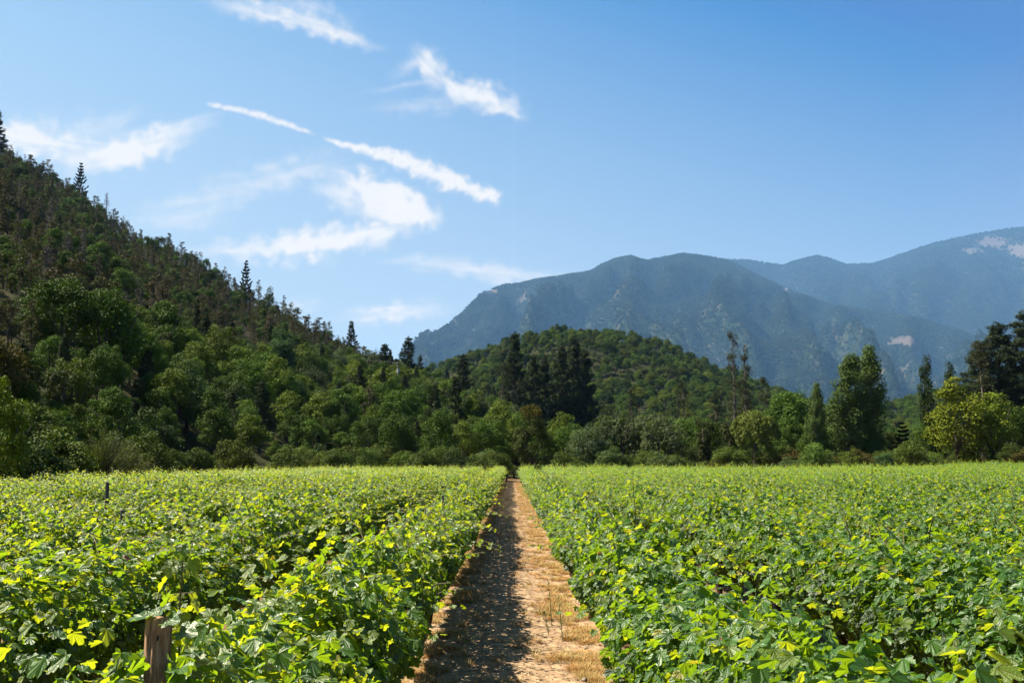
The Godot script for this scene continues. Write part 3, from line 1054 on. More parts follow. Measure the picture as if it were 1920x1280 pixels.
func make_hill_woods() -> void:
	var leafy := []
	var piney := []
	var under := []
	var d := 46.0
	while d < 640.0:
		var step := 3.6 + d * 0.0035
		var x := -1.05 * d
		while x < d * 0.03:
			var px := x + rng.randf_range(-0.5, 0.5) * step
			var pd := d + rng.randf_range(-0.5, 0.5) * step
			x += step
			var u := px / pd
			var foot := lut(LEFT_FOOT, u)
			var far := lut(LEFT_RIDGE, u)
			var t := (pd - foot) / (far - foot)
			if t < 0.02 or t > 1.08 or pd < 62.0 and px > -34.0:
				continue
			if px > -26.0 and pd < 108.0:
				continue
			# green broad-leaved belt below, thin brown pines above
			var belt := lut([-0.53, 0.05, -0.45, 0.09, -0.38, 0.17, -0.306, 0.28, -0.22, 0.42, -0.168, 0.66, -0.12, 1.0], u) + 0.09 * noise_b.get_noise_2d(px * 0.9, pd * 0.9)
			if u > -0.10:
				belt = 1.2
			var wild := rng.randf()
			if t < belt:
				var H := rng.randf_range(5.0, 10.5) * (0.72 if t < 0.10 else 1.0)
				if wild < 0.05:
					piney.append({"x": px, "d": pd, "H": H, "size": H / pd, "kind": "scrub_pine", "v": rng.randi() % 6, "W": 1.0, "label": "thin pine rising from the green belt of the hillside, " + hill_place(u), "group": "thin pines within the green belt"})
					continue
				var kind := "broadleaf"
				if wild > 0.54:
					kind = "olive" if wild < 0.76 else ("feathery" if wild < 0.82 else ("pine" if wild < 0.89 else ("ivy_pillar" if wild < 0.94 else "glossy")))
				if kind == "pine":
					H *= 1.25
				H *= 1.0 + 0.45 * noise_b.get_noise_2d(px * 2.4 + 70.0, pd * 2.4)
				leafy.append({"x": px, "d": pd, "H": H, "size": H / pd, "kind": kind, "v": rng.randi() % 12, "W": rng.randf_range(0.62, 1.2), "label": leafy_label(kind, u, t, "big" if H > 8.0 else ("mid-sized" if H > 6.0 else "small")), "group": "trees in the green belt of the left hillside"})
			else:
				var H := lerpf(3.6, 9.5, pow(rng.randf(), 1.3)) * (1.0 + 0.6 * noise_b.get_noise_2d(px * 1.6 + 30.0, pd * 1.6))
				var kind := "scrub_pine"
				if wild < 0.12:
					kind = "bare"
				elif wild < 0.42:
					kind = "broadleaf"
					H *= 0.8
				var row := {"x": px, "d": pd, "H": H, "size": H / pd, "kind": kind, "v": rng.randi() % 6, "W": rng.randf_range(0.85, 1.2), "label": ("tall" if H > 6.0 else ("middling" if H > 4.0 else "stunted")) + " brownish pine " + slope_place(t, belt) + ", " + hill_place(u), "group": "thin pines on the upper left hillside"}
				if kind == "bare":
					row.label = ("tall" if H > 5.0 else "short") + " bare grey tree " + slope_place(t, belt) + ", " + hill_place(u)
					row.group = "bare trees on the upper left hillside"
				if kind == "broadleaf":
					row.label = "low green bush " + slope_place(t, belt) + ", " + hill_place(u)
					row.group = "bushes on the upper left hillside"
				piney.append(row)
				for extra in 2:
					var ex := px + rng.randf_range(-0.6, 0.6) * step
					var ed := pd + rng.randf_range(-0.6, 0.6) * step
					var eh := rng.randf_range(1.6, 4.0)
					under.append({"x": ex, "d": ed, "H": eh, "size": eh / ed, "kind": "scrub_pine" if rng.randf() < 0.72 else ("broadleaf" if rng.randf() < 0.6 else "olive"), "v": rng.randi() % 12, "W": rng.randf_range(1.1, 1.9)})
		d += step
	scatter(leafy, "", "", "broadleaf_tree", "tree", 230, "rest of the green broad-leaved wood on the left hillside")
	scatter(under, "", "", "shrub", "shrub", 0, "scrub between the pines of the upper left hillside")
	scatter(piney, "", "", "hillside_tree", "tree", 200, "rest of the thin brown pine wood on the upper left hillside")


func leafy_label(kind: String, u: float, t: float, size_word: String) -> String:
	var look: String = size_word + {"broadleaf": " dark green tree", "olive": " olive tree", "feathery": " grey green tree", "pine": " dark conifer", "ivy_pillar": " narrow upright tree", "glossy": " shiny-leaved tree"}[kind]
	var where := "at the hillside's foot" if t < 0.14 else ("low on the hillside" if t < 0.3 else ("halfway up the hillside" if t < 0.55 else "high on the hillside"))
	return look + " " + where + ", " + hill_place(u)


func slope_place(t: float, belt: float) -> String:
	return "just above the green belt" if t < belt + 0.18 else ("along the ridge" if t > 0.86 else "on the upper slope")


func hill_place(u: float) -> String:
	for k in [[-0.46, "near the left picture edge"], [-0.41, "under the high lone conifer"], [-0.34, "right of the high conifer"], [-0.285, "left of the halfway lone conifer"], [-0.22, "right of the halfway lone conifer"], [-0.155, "under the lower ridge pine"], [-0.10, "below the twin dark pines"]]:
		if u < k[0]:
			return k[1]
	return "left of the path's end"


func make_specimens() -> void:
	# x, d, height, width factor
	var S := [
		# along the left edge of the vineyard
		["broadleaf_tree", "bright", 0, -21.6, 42.0, 6.2, 0.85, "tall yellow green leafy tree at the left edge of the picture", "tree"],
		["shrub", "glossy", 0, -24.0, 48.0, 4.4, 1.0, "shiny-leaved shrub right of the yellow green tree at the left edge", "shrub"],
		["shrub", "rusty", 1, -33.0, 62.0, 7.4, 0.8, "brownish olive tree behind the shiny-leaved shrub on the left", "shrub"],
		["shrub", "glossy", 1, -24.2, 53.0, 2.8, 0.8, "bluish green creeper-like bush left of the broom shrub", "shrub"],
		["shrub", "broom", 0, -24.6, 60.0, 4.6, 1.0, "feathery broom shrub with bare dark stems at the left vineyard edge", "shrub"],
		["shrub", "broom", 1, -23.6, 62.0, 3.4, 1.0, "lower broom shrub leaning right of the bigger broom", "shrub"],
		["shrub", "shrub", 0, -24.2, 66.0, 4.2, 1.0, "dark brownish shrub between the broom and the rounded green shrub", "shrub"],
		["shrub", "shrub", 1, -25.4, 80.0, 3.6, 1.0, "rounded yellow green shrub with fine upright twigs by the left vineyard edge", "shrub"],
		["shrub", "glossy", 2, -28.0, 78.0, 5.6, 1.0, "dark bluish green bush above the rounded yellow green shrub", "shrub"],
		["shrub", "shrub", 2, -23.2, 84.0, 4.6, 0.9, "dark shrub right of the rounded yellow green shrub", "shrub"],
		["shrub", "shrub", 3, -21.0, 94.0, 4.0, 1.1, "olive shrub behind the left block of vines", "shrub"],
		["shrub", "shrub", 1, -17.6, 102.0, 3.8, 1.1, "yellow green shrub at the far left corner of the left vine block", "shrub"],
		["shrub", "shrub", 4, -14.6, 104.0, 3.9, 1.0, "mid green shrub behind the left vine block beside the yellow green one", "shrub"],
		["shrub", "shrub", 1, -9.8, 106.0, 3.7, 1.15, "pale olive dome-shaped shrub behind the left vine block", "shrub"],
		["broadleaf_tree", "broadleaf", 2, -8.2, 116.0, 8.6, 0.9, "tall dark tree behind the pale olive dome-shaped shrub", "tree"],
		["broadleaf_tree", "broadleaf", 4, -13.4, 114.0, 8.4, 0.9, "dark tree left of the pale olive dome-shaped shrub", "tree"],
		["broadleaf_tree", "broadleaf", 3, -3.6, 124.0, 8.0, 0.85, "dark lumpy tree left of the round bush at the end of the path", "tree"],
		["broadleaf_tree", "olive", 0, -6.0, 122.0, 7.6, 0.8, "olive tree between the dark trees left of the path's end", "tree"],
		["shrub", "shrub", 2, -3.0, 108.0, 2.5, 1.0, "low dark shrub just left of the path's far end", "shrub"],
		["shrub", "shrub", 0, -0.6, 110.0, 2.7, 1.0, "low dark shrub closing the path's far end", "shrub"],
		["round_tree", "round", 0, 2.2, 116.0, 8.2, 0.85, "big round dark bush-like tree with an olive crown beyond the path's end", "tree"],
		# beyond the right block
		["shrub", "feathery", 0, 9.5, 124.0, 6.8, 0.95, "grey green feathery shrub, leftmost of its clump behind the right block", "shrub"],
		["shrub", "feathery", 1, 14.2, 128.0, 9.0, 0.95, "tallest grey green feathery shrub behind the right block", "shrub"],
		["shrub", "feathery", 2, 18.6, 126.0, 8.6, 0.95, "grey green feathery shrub, rightmost of its clump beside the ivy-clad trunks", "shrub"],
		["shrub", "shrub", 1, 7.6, 114.0, 2.6, 1.2, "low green shrub in front of the leftmost feathery shrub", "shrub"],
		["shrub", "shrub", 4, 11.4, 115.0, 2.9, 1.2, "low yellow green shrub in front of the tallest feathery shrub", "shrub"],
		["shrub", "shrub", 0, 15.6, 114.0, 3.1, 1.2, "low dark green shrub in front of the rightmost feathery shrub", "shrub"],
		["shrub", "shrub", 3, 20.0, 115.0, 2.5, 1.2, "low green shrub below the ivy-clad trunks", "shrub"],
		["shrub", "rusty", 3, 23.6, 116.0, 2.6, 1.5, "low yellowish shrub left of the ball-shaped willow", "shrub"],
		["ivy_trunk", "ivy_pillar", 0, 23.8, 124.0, 7.2, 1.0, "left one of two trunks wrapped in ivy", "tree"],
		["ivy_trunk", "ivy_pillar", 1, 27.0, 124.0, 7.0, 1.0, "ivy-wrapped trunk beside the ball-shaped willow", "tree"],
		["willow_tree", "mop", 0, 29.4, 121.0, 8.8, 1.05, "ball-shaped light green willow with hanging leaves", "tree"],
		["shrub", "rusty", 1, 33.0, 119.0, 3.8, 1.3, "brownish rounded shrub just right of the ball-shaped willow", "shrub"],
		["shrub", "rusty", 4, 36.4, 117.0, 3.0, 1.4, "low brownish shrub before the slim pale poplar", "shrub"],
		["shrub", "rusty", 2, 41.0, 118.0, 3.4, 1.3, "rounded yellow brown shrub below the tall windblown poplar", "shrub"],
		["shrub", "shrub", 1, 45.0, 118.0, 3.2, 1.3, "low green shrub right of the poplar's foot", "shrub"],
		["shrub", "shrub", 0, 50.4, 120.0, 2.8, 1.3, "low dark shrub between poplar and yellow green tree", "shrub"],
		["shrub", "rusty", 4, 61.2, 118.0, 3.4, 1.6, "orange tinged low hedge-like shrub at the right edge of the picture", "shrub"],
		["poplar_tree", "poplar", 0, 38.8, 128.0, 12.0, 0.72, "slim pale green poplar, its top bent right by the wind", "tree"],
		["poplar_tree", "poplar", 1, 43.6, 130.0, 15.8, 1.15, "tall windblown poplar with a pale trunk, biggest tree on the right", "tree"],
		["poplar_tree", "poplar", 0, 46.8, 132.0, 17.0, 0.95, "second top of the windblown poplars, right of the tallest crown", "tree"],
		["pine_tree", "pine", 2, 49.6, 140.0, 8.5, 1.0, "dark pine half hidden behind the windblown poplars", "pine tree"],
		["pine_tree", "spruce", 1, 51.6, 132.0, 7.0, 1.35, "low feathery conifer between poplars and the yellow green tree", "pine tree"],
		["poplar_tree", "column", 0, 62.5, 150.0, 17.5, 0.95, "narrow dark columnar poplar, the taller of the two", "tree"],
		["poplar_tree", "column", 0, 69.0, 156.0, 17.2, 0.9, "narrow dark columnar poplar behind the yellow green tree", "tree"],
		["broadleaf_tree", "bright", 1, 55.2, 124.0, 12.6, 1.1, "bright yellow green tree right of the columnar poplars", "tree"],
		["broadleaf_tree", "bright", 0, 60.0, 125.0, 10.8, 1.2, "smaller yellow green tree against the dark right-hand trees", "tree"],
		["gum_tree", "gum", 1, 69.0, 146.0, 19.0, 1.5, "brownish ragged tree left of the dark pines at the right edge", "tree"],
		["pine_tree", "pine", 0, 72.8, 148.0, 22.0, 1.35, "tall dark pine at the right edge of the picture", "pine tree"],
		["pine_tree", "pine", 1, 76.0, 146.0, 23.5, 1.35, "rightmost tall dark pine, cut by the picture's edge", "pine tree"],
		["pine_tree", "pine", 2, 70.6, 150.0, 19.5, 1.2, "dark pine behind the brownish ragged tree near the right edge", "pine tree"],
		["broadleaf_tree", "broadleaf", 1, 68.4, 138.0, 10.5, 1.1, "dark broad tree below the dark pines on the right", "tree"],
		["broadleaf_tree", "broadleaf", 5, 72.6, 136.0, 10.0, 1.1, "dark broad tree at the right edge above the hedge", "tree"],
		# big trees in the middle distance
		["pine_tree", "pine", 3, 0.6, 245.0, 27.0, 0.85, "tall dark pine, leftmost of the group before the knoll", "pine tree"],
		["pine_tree", "pine", 1, 5.4, 250.0, 24.0, 0.8, "shorter dark pine, second from the left in the group before the knoll", "pine tree"],
		["pine_tree", "pine", 0, 8.4, 252.0, 25.0, 0.8, "dark pine in the middle of the group before the knoll", "pine tree"],
		["pine_tree", "pine", 2, 12.2, 246.0, 29.0, 0.85, "dark pine left of the tallest in the group before the knoll", "pine tree"],
		["pine_tree", "pine", 0, 15.6, 250.0, 32.0, 0.85, "tallest dark pine of the group before the knoll", "pine tree"],
		["pine_tree", "pine", 3, 18.4, 248.0, 30.0, 0.8, "dark pine, rightmost of the group before the knoll", "pine tree"],
		["hillside_tree", "gum", 0, -2.2, 240.0, 19.0, 1.3, "thin brown leaning tree left of the pine group", "tree"],
		["pine_tree", "pine", 1, -13.0, 262.0, 18.0, 1.1, "dark rounded pine low on the slope left of the pine group", "pine tree"],
		["pine_tree", "spruce", 0, -26.0, 270.0, 12.0, 0.6, "thin pointed conifer in the dip between hillside and knoll", "pine tree"],
		["pine_tree", "pine", 2, -30.5, 290.0, 18.5, 1.2, "dark branching pine, the taller of the two at the foot of the ridge", "pine tree"],
		["pine_tree", "pine", 0, -37.5, 292.0, 13.5, 1.5, "broad dark pine, left of the taller one at the foot of the ridge", "pine tree"],
		["pine_tree", "pine", 3, -55.0, 338.0, 15.0, 1.0, "single dark pine on the lower ridge of the left hillside", "pine tree"],
		["pine_tree", "spruce", 0, -113.5, 418.0, 17.0, 0.95, "pointed dark conifer standing alone halfway up the left ridge", "pine tree"],
		["pine_tree", "spruce", 1, -213.0, 478.0, 19.0, 0.95, "pointed dark conifer standing alone high on the left ridge", "pine tree"],
		["pine_tree", "pine", 1, -252.0, 470.0, 26.0, 1.2, "big dark pine near the top left corner of the hillside", "pine tree"],
		["hillside_tree", "bare", 0, -199.5, 478.0, 15.0, 1.0, "bare grey tree on the left ridge right of the high conifer", "tree"],
		["gum_tree", "gum", 0, 53.5, 240.0, 33.0, 0.95, "taller of two thin eucalyptus trees rising above the knoll", "tree"],
		["gum_tree", "gum", 2, 57.0, 242.0, 29.5, 0.95, "shorter right-hand one of two thin eucalyptus trees", "tree"],
		["gum_tree", "gum", 1, 24.0, 200.0, 17.0, 1.3, "ragged brown eucalyptus in front of the knoll's middle", "tree"],
		["gum_tree", "gum", 0, 34.6, 202.0, 18.0, 1.4, "ragged brown eucalyptus left of the thin pair", "tree"],
		["gum_tree", "gum", 2, 42.0, 205.0, 16.0, 1.9, "broad brown eucalyptus below the thin pair", "tree"],
		["gum_tree", "gum", 1, 47.5, 203.0, 16.5, 1.8, "broad brown eucalyptus right under the thin pair", "tree"],
		["gum_tree", "gum", 0, 52.4, 206.0, 19.0, 1.3, "dark ragged eucalyptus right of the thin pair", "tree"],
		["broadleaf_tree", "broadleaf", 0, 44.0, 158.0, 13.6, 0.95, "dark green tree behind and left of the slim pale poplar", "tree"],
		["broadleaf_tree", "broadleaf", 3, 48.6, 170.0, 14.5, 0.95, "dark twin-topped tree left of the windblown poplars", "tree"],
	]
	for s in S:
		tree(s[0], s[1], s[2], s[3], s[4], s[5], s[6], s[7], s[8])
	# dark undergrowth and lesser trees fill the flat between the field and the knoll
	var items := []
	var r := RandomNumberGenerator.new()
	r.seed = 77
	var d := 128.0
	while d < 345.0:
		var step := 4.4 + d * 0.006
		var x := -0.10 * d
		while x < d * 0.85:
			var px := x + r.randf_range(-0.5, 0.5) * step
			var pd := d + r.randf_range(-0.5, 0.5) * step
			x += step
			var u := px / pd
			if left_hill(px, pd) > 2.0:
				continue
			var H := r.randf_range(5.5, 10.0) * (1.0 - 0.25 * sm(0.30, 0.40, u)) * (0.75 if pd < 140.0 else 1.0)
			var kind := "broadleaf" if r.randf() < 0.7 else "olive"
			items.append({"x": px, "d": pd, "H": H, "size": H / pd, "kind": kind, "v": r.randi() % 12, "W": r.randf_range(0.8, 1.1), "label": ("tall " if H > 7.5 else "low ") + ("dark green" if kind == "broadleaf" else "olive green") + " tree before the knoll, " + flat_place(u), "group": "trees between the vineyard and the knoll"})
		d += step
	scatter(items, "", "", "broadleaf_tree", "tree", 60, "rest of the dark wood between the vineyard and the knoll", 0.82)
	var u2 := []
	for k in 330:
		var f := r.randf()
		var x := 0.0
		var dd := 0.0
		if k < 220:
			dd = lerpf(38.0, 110.0, f)
			x = -23.5 - r.randf_range(0.0, 9.0) - 0.02 * dd
			if dd > 80.0:
				x = r.randf_range(-24.0, -1.0)
				dd = r.randf_range(105.0, 116.0)
		else:
			x = r.randf_range(3.0, 66.0)
			dd = r.randf_range(112.0, 126.0)
		var H := lerpf(1.5, 4.6, pow(r.randf(), 1.4))
		u2.append({"x": x, "d": dd, "H": H, "size": H / dd, "kind": ["shrub", "glossy", "shrub"][k % 3], "v": r.randi() % 12, "W": r.randf_range(0.9, 1.3)})
	scatter(u2, "", "", "shrub", "shrub", 0, "tangled undergrowth along the edge of the vineyard")
	utility_pole()


func flat_place(u: float) -> String:
	for k in [[-0.02, "left of the path's end"], [0.06, "under the dark pine group"], [0.15, "behind the grey green shrubs"], [0.22, "left of the ball-shaped willow"], [0.28, "right of the ball-shaped willow"], [0.38, "around the windblown poplars"]]:
		if u < k[0]:
			return k[1]
	return "by the right picture edge"


func utility_pole() -> void:
	var x := -26.5
	var d := 230.0
	var o := thing("utility_pole", "grey power pole with a crossarm and a pale transformer above the trees left of centre", "utility pole", Vector3(x, ground_height(x, d), -d))
	var T := Leaves.new()
	T.tube([Vector3.ZERO, Vector3(0, 12.2, 0)], [0.16, 0.11], 8, lin(0.32, 0.30, 0.27))
	part("pole", T.commit(), M.bark, o)
	var arm := BoxMesh.new()
	arm.size = Vector3(2.6, 0.16, 0.14)
	var a := part("crossarm", arm, M.steel, o)
	a.position = Vector3(0, 11.7, 0.16)
	var can := CylinderMesh.new()
	can.top_radius = 0.3
	can.bottom_radius = 0.3
	can.height = 1.0
	can.radial_segments = 14
	var pale := StandardMaterial3D.new()
	pale.albedo_color = lin(0.6, 0.62, 0.64)
	var c := part("transformer", can, pale, o)
	c.position = Vector3(0.15, 10.1, 0.46)
	for s in [-1.1, -0.4, 1.1]:
		var ins := CylinderMesh.new()
		ins.top_radius = 0.05
		ins.bottom_radius = 0.08
		ins.height = 0.28
		ins.radial_segments = 8
		part("insulator", ins, pale, o).position = Vector3(s, 11.92, 0.16)
	for s in [-1.1, -0.4, 1.1]:
		var W := Leaves.new()
		var pts := []
		var rad := []
		for i in 17:
			var f := i / 16.0
			pts.append(Vector3(x + s - 46.0 * f, ground_height(x, d) + 12.06 + 9.0 * f - 4.0 * f * (1.0 - f), -d + 0.16 - 18.0 * f))
			rad.append(0.016)
		W.tube(pts, rad, 4, lin(0.1, 0.1, 0.1))
		var which: String = {-1.1: "left", -0.4: "middle", 1.1: "right"}[s]
		tag(part("power_line", W.commit(), M.bark, self), "thin power line leaving the %s insulator of the power pole" % which, "power line")


# ---------------------------------------------------------------- vines

# outline of a lobed leaf, petiole at the origin, tip at y = 1
const LOBES := [Vector2(0.0, 0.0), Vector2(0.13, -0.13), Vector2(0.36, -0.10), Vector2(0.50, 0.13), Vector2(0.40, 0.27), Vector2(0.56, 0.42), Vector2(0.50, 0.66), Vector2(0.29, 0.62), Vector2(0.20, 0.84), Vector2(0.0, 1.0)]


func leaf_shape(fold: float, droop: float, lod: int) -> Dictionary:
	var v := PackedVector3Array()
	var uv := PackedVector2Array()
	var idx := PackedInt32Array()
	var half: Array = LOBES if lod != 1 else [Vector2(0.0, 0.0), Vector2(0.38, -0.06), Vector2(0.53, 0.42), Vector2(0.24, 0.74), Vector2(0.0, 1.0)]
	var out := []
	for p in half:
		out.append(p)
	for i in range(half.size() - 2, 0, -1):
		out.append(Vector2(-half[i].x, half[i].y))
	var lift := func(p: Vector2) -> Vector3:
		return Vector3(p.x, p.y, fold * absf(p.x) - droop * p.y * p.y - 0.25 * droop * p.x * p.x + 0.065 * sin(p.x * 13.0 + p.y * 9.0))
	if lod == 0:
		# a ring halfway in keeps the blade curved
		v.append(lift.call(Vector2(0, 0.30)))
		uv.append(Vector2(0.5, 0.39))
		for ring in [0.5, 1.0]:
			for p in out:
				var q: Vector2 = Vector2(0, 0.30).lerp(p, ring)
				v.append(lift.call(q))
				uv.append(Vector2(q.x + 0.5, (q.y + 0.15) / 1.15))
		var n := out.size()
		for i in n:
			var j := (i + 1) % n
			idx.append_array(PackedInt32Array([0, 1 + i, 1 + j, 1 + i, 1 + n + i, 1 + j, 1 + j, 1 + n + i, 1 + n + j]))
	else:
		for p in out:
			v.append(lift.call(p))
			uv.append(Vector2(p.x + 0.5, (p.y + 0.15) / 1.15))
		var n := out.size()
		for i in range(1, n - 1):
			idx.append_array(PackedInt32Array([0, i, i + 1]))
	return {"v": v, "uv": uv, "idx": idx}


func shape_mesh(s: Dictionary) -> ArrayMesh:
	var arr := []
	arr.resize(Mesh.ARRAY_MAX)
	arr[Mesh.ARRAY_VERTEX] = s.v
	arr[Mesh.ARRAY_TEX_UV] = s.uv
	arr[Mesh.ARRAY_INDEX] = s.idx
	var m := ArrayMesh.new()
	m.add_surface_from_arrays(Mesh.PRIMITIVE_TRIANGLES, arr)
	var st := SurfaceTool.new()
	st.create_from(m, 0)
	st.generate_normals()
	return st.commit()


class Blades:
	var v := []
	var uv := []
	var idx := []

	func _init(n: int) -> void:
		for i in n:
			v.append(PackedVector3Array())
			uv.append(PackedVector2Array())
			idx.append(PackedInt32Array())

	func add(tone: int, s: Dictionary, t: Transform3D) -> void:
		var vv: PackedVector3Array = v[tone]
		var ii: PackedInt32Array = idx[tone]
		var uu: PackedVector2Array = uv[tone]
		var first := vv.size()
		vv.append_array(t * (s.v as PackedVector3Array))
		uu.append_array(s.uv)
		for k in s.idx:
			ii.append(first + k)
		v[tone] = vv
		idx[tone] = ii
		uv[tone] = uu


func leaf_basis(n: Vector3, t: Vector3, size: float) -> Basis:
	var z := n.normalized()
	var y := (t - z * t.dot(z)).normalized()
	return Basis(y.cross(z), y, z).scaled(Vector3(size, size, size))


# The leaves of one vine `len` metres long: [transform, tone] rows, and the canes as tubes.
func vine_leaves(r: RandomNumberGenerator, len: float, count: int, shoots: int, canes: Leaves, backlit_gain: float) -> Array:
	var rows := []
	var ph := r.randf() * 50.0
	for i in count:
		var s := r.randf_range(-0.54, 0.54) * len
		var a := deg_to_rad(r.randf_range(-62.0, 242.0))
		var lump := 1.0 + 0.30 * noise_a.get_noise_2d(s * 1.6 + ph, a * 1.1) + 0.10 * noise_a.get_noise_2d(s * 5.0, a * 3.0 + ph)
		var q := (1.0 - 0.55 * pow(r.randf(), 1.7)) * lump
		var hw := lerpf(0.17, 0.43, sm(-0.8, 0.30, sin(a)))
		var p := Vector3(cos(a) * hw * q, 0.93 + sin(a) * 0.52 * q, s)
		var o := Vector3(cos(a) * 1.0, sin(a), r.randf_range(-0.3, 0.3)).normalized()
		var n := o * 0.85 + Vector3(0, 0.34, 0) + rdir(r) * 0.92
		var t := Vector3(0, -0.7, 0) + o * 0.45 + rdir(r) * 0.55
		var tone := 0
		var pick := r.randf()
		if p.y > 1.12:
			tone = 2 if pick < 0.26 * backlit_gain else (1 if pick < 0.26 * backlit_gain + 0.42 else 0)
		elif pick < 0.25 * backlit_gain:
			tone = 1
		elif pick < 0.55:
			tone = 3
		if r.randf() < 0.012:
			tone = 4
		if r.randf() < 0.0025:
			tone = 5
		rows.append([Transform3D(leaf_basis(n, t, 0.030 + 0.043 * sqrt(r.randf())), p), tone])
	for i in shoots:
		var a := deg_to_rad(r.randf_range(48.0, 132.0) if i % 4 else r.randf_range(5.0, 175.0))
		var p := Vector3(cos(a) * 0.36, 0.93 + sin(a) * 0.46, r.randf_range(-0.5, 0.5) * len)
		var dir := Vector3(cos(a) * 0.8, 0.75, r.randf_range(-0.6, 0.6)).normalized()
		var pts := [p]
		var rad := [0.0045]
		var steps := r.randi_range(4, 11)
		for k in steps:
			p += dir * r.randf_range(0.038, 0.075)
			dir = (dir + Vector3(cos(a) * 0.10, -0.10, 0) + rdir(r) * 0.10).normalized()
			pts.append(p)
			rad.append(lerpf(0.0042, 0.0016, float(k) / steps))
			var side := dir.cross(Vector3.UP).normalized() * (1.0 if k % 2 else -1.0)
			var f := float(k) / steps
			rows.append([Transform3D(leaf_basis(Vector3(0, 0.8, 0) + side * 0.3 + rdir(r) * 0.45, side + dir * 0.3 + Vector3(0, -0.35, 0), lerpf(0.082, 0.032, f)), p + side * r.randf_range(0.01, 0.05) + rdir(r) * 0.012), 2 if f > 0.45 and r.randf() < 0.4 + 0.45 * backlit_gain else 1])
		canes.tube(pts, rad, 4, Color.WHITE)
	return rows


func blades_mesh(rows: Array, shapes: Array, r: RandomNumberGenerator, canes: Leaves) -> ArrayMesh:
	var B := Blades.new(6)
	for row in rows:
		B.add(row[1], shapes[r.randi() % shapes.size()], row[0])
	var m := ArrayMesh.new()
	for k in 6:
		if B.v[k].is_empty():
			continue
		var arr := []
		arr.resize(Mesh.ARRAY_MAX)
		arr[Mesh.ARRAY_VERTEX] = B.v[k]
		arr[Mesh.ARRAY_TEX_UV] = B.uv[k]
		arr[Mesh.ARRAY_INDEX] = B.idx[k]
		m.add_surface_from_arrays(Mesh.PRIMITIVE_TRIANGLES, arr)
		m.surface_set_material(m.get_surface_count() - 1, M.vine[k])
	if canes:
		canes.commit(m, M.cane)
	return m


func vine_trunk(r: RandomNumberGenerator) -> ArrayMesh:
	var T := Leaves.new()
	var p := Vector3(r.randf_range(-0.03, 0.03), -0.05, 0)
	var pts := []
	var rad := []
	for i in 8:
		pts.append(p)
		rad.append(0.052 - 0.0025 * i + r.randf_range(-0.007, 0.007))
		p += Vector3(r.randf_range(-0.03, 0.03), 0.11, r.randf_range(-0.035, 0.035))
	T.tube(pts, rad, 8, Color.WHITE)
	for s in [-1.0, 1.0]:
		T.tube([pts[6], pts[7] + Vector3(0, 0.05, 0.2 * s), Vector3(0, 0.84, 0.6 * s)], [0.035, 0.026, 0.016], 6, Color.WHITE)
	var st := SurfaceTool.new()
	st.create_from(T.commit(), 0)
	st.generate_normals()
	return st.commit()


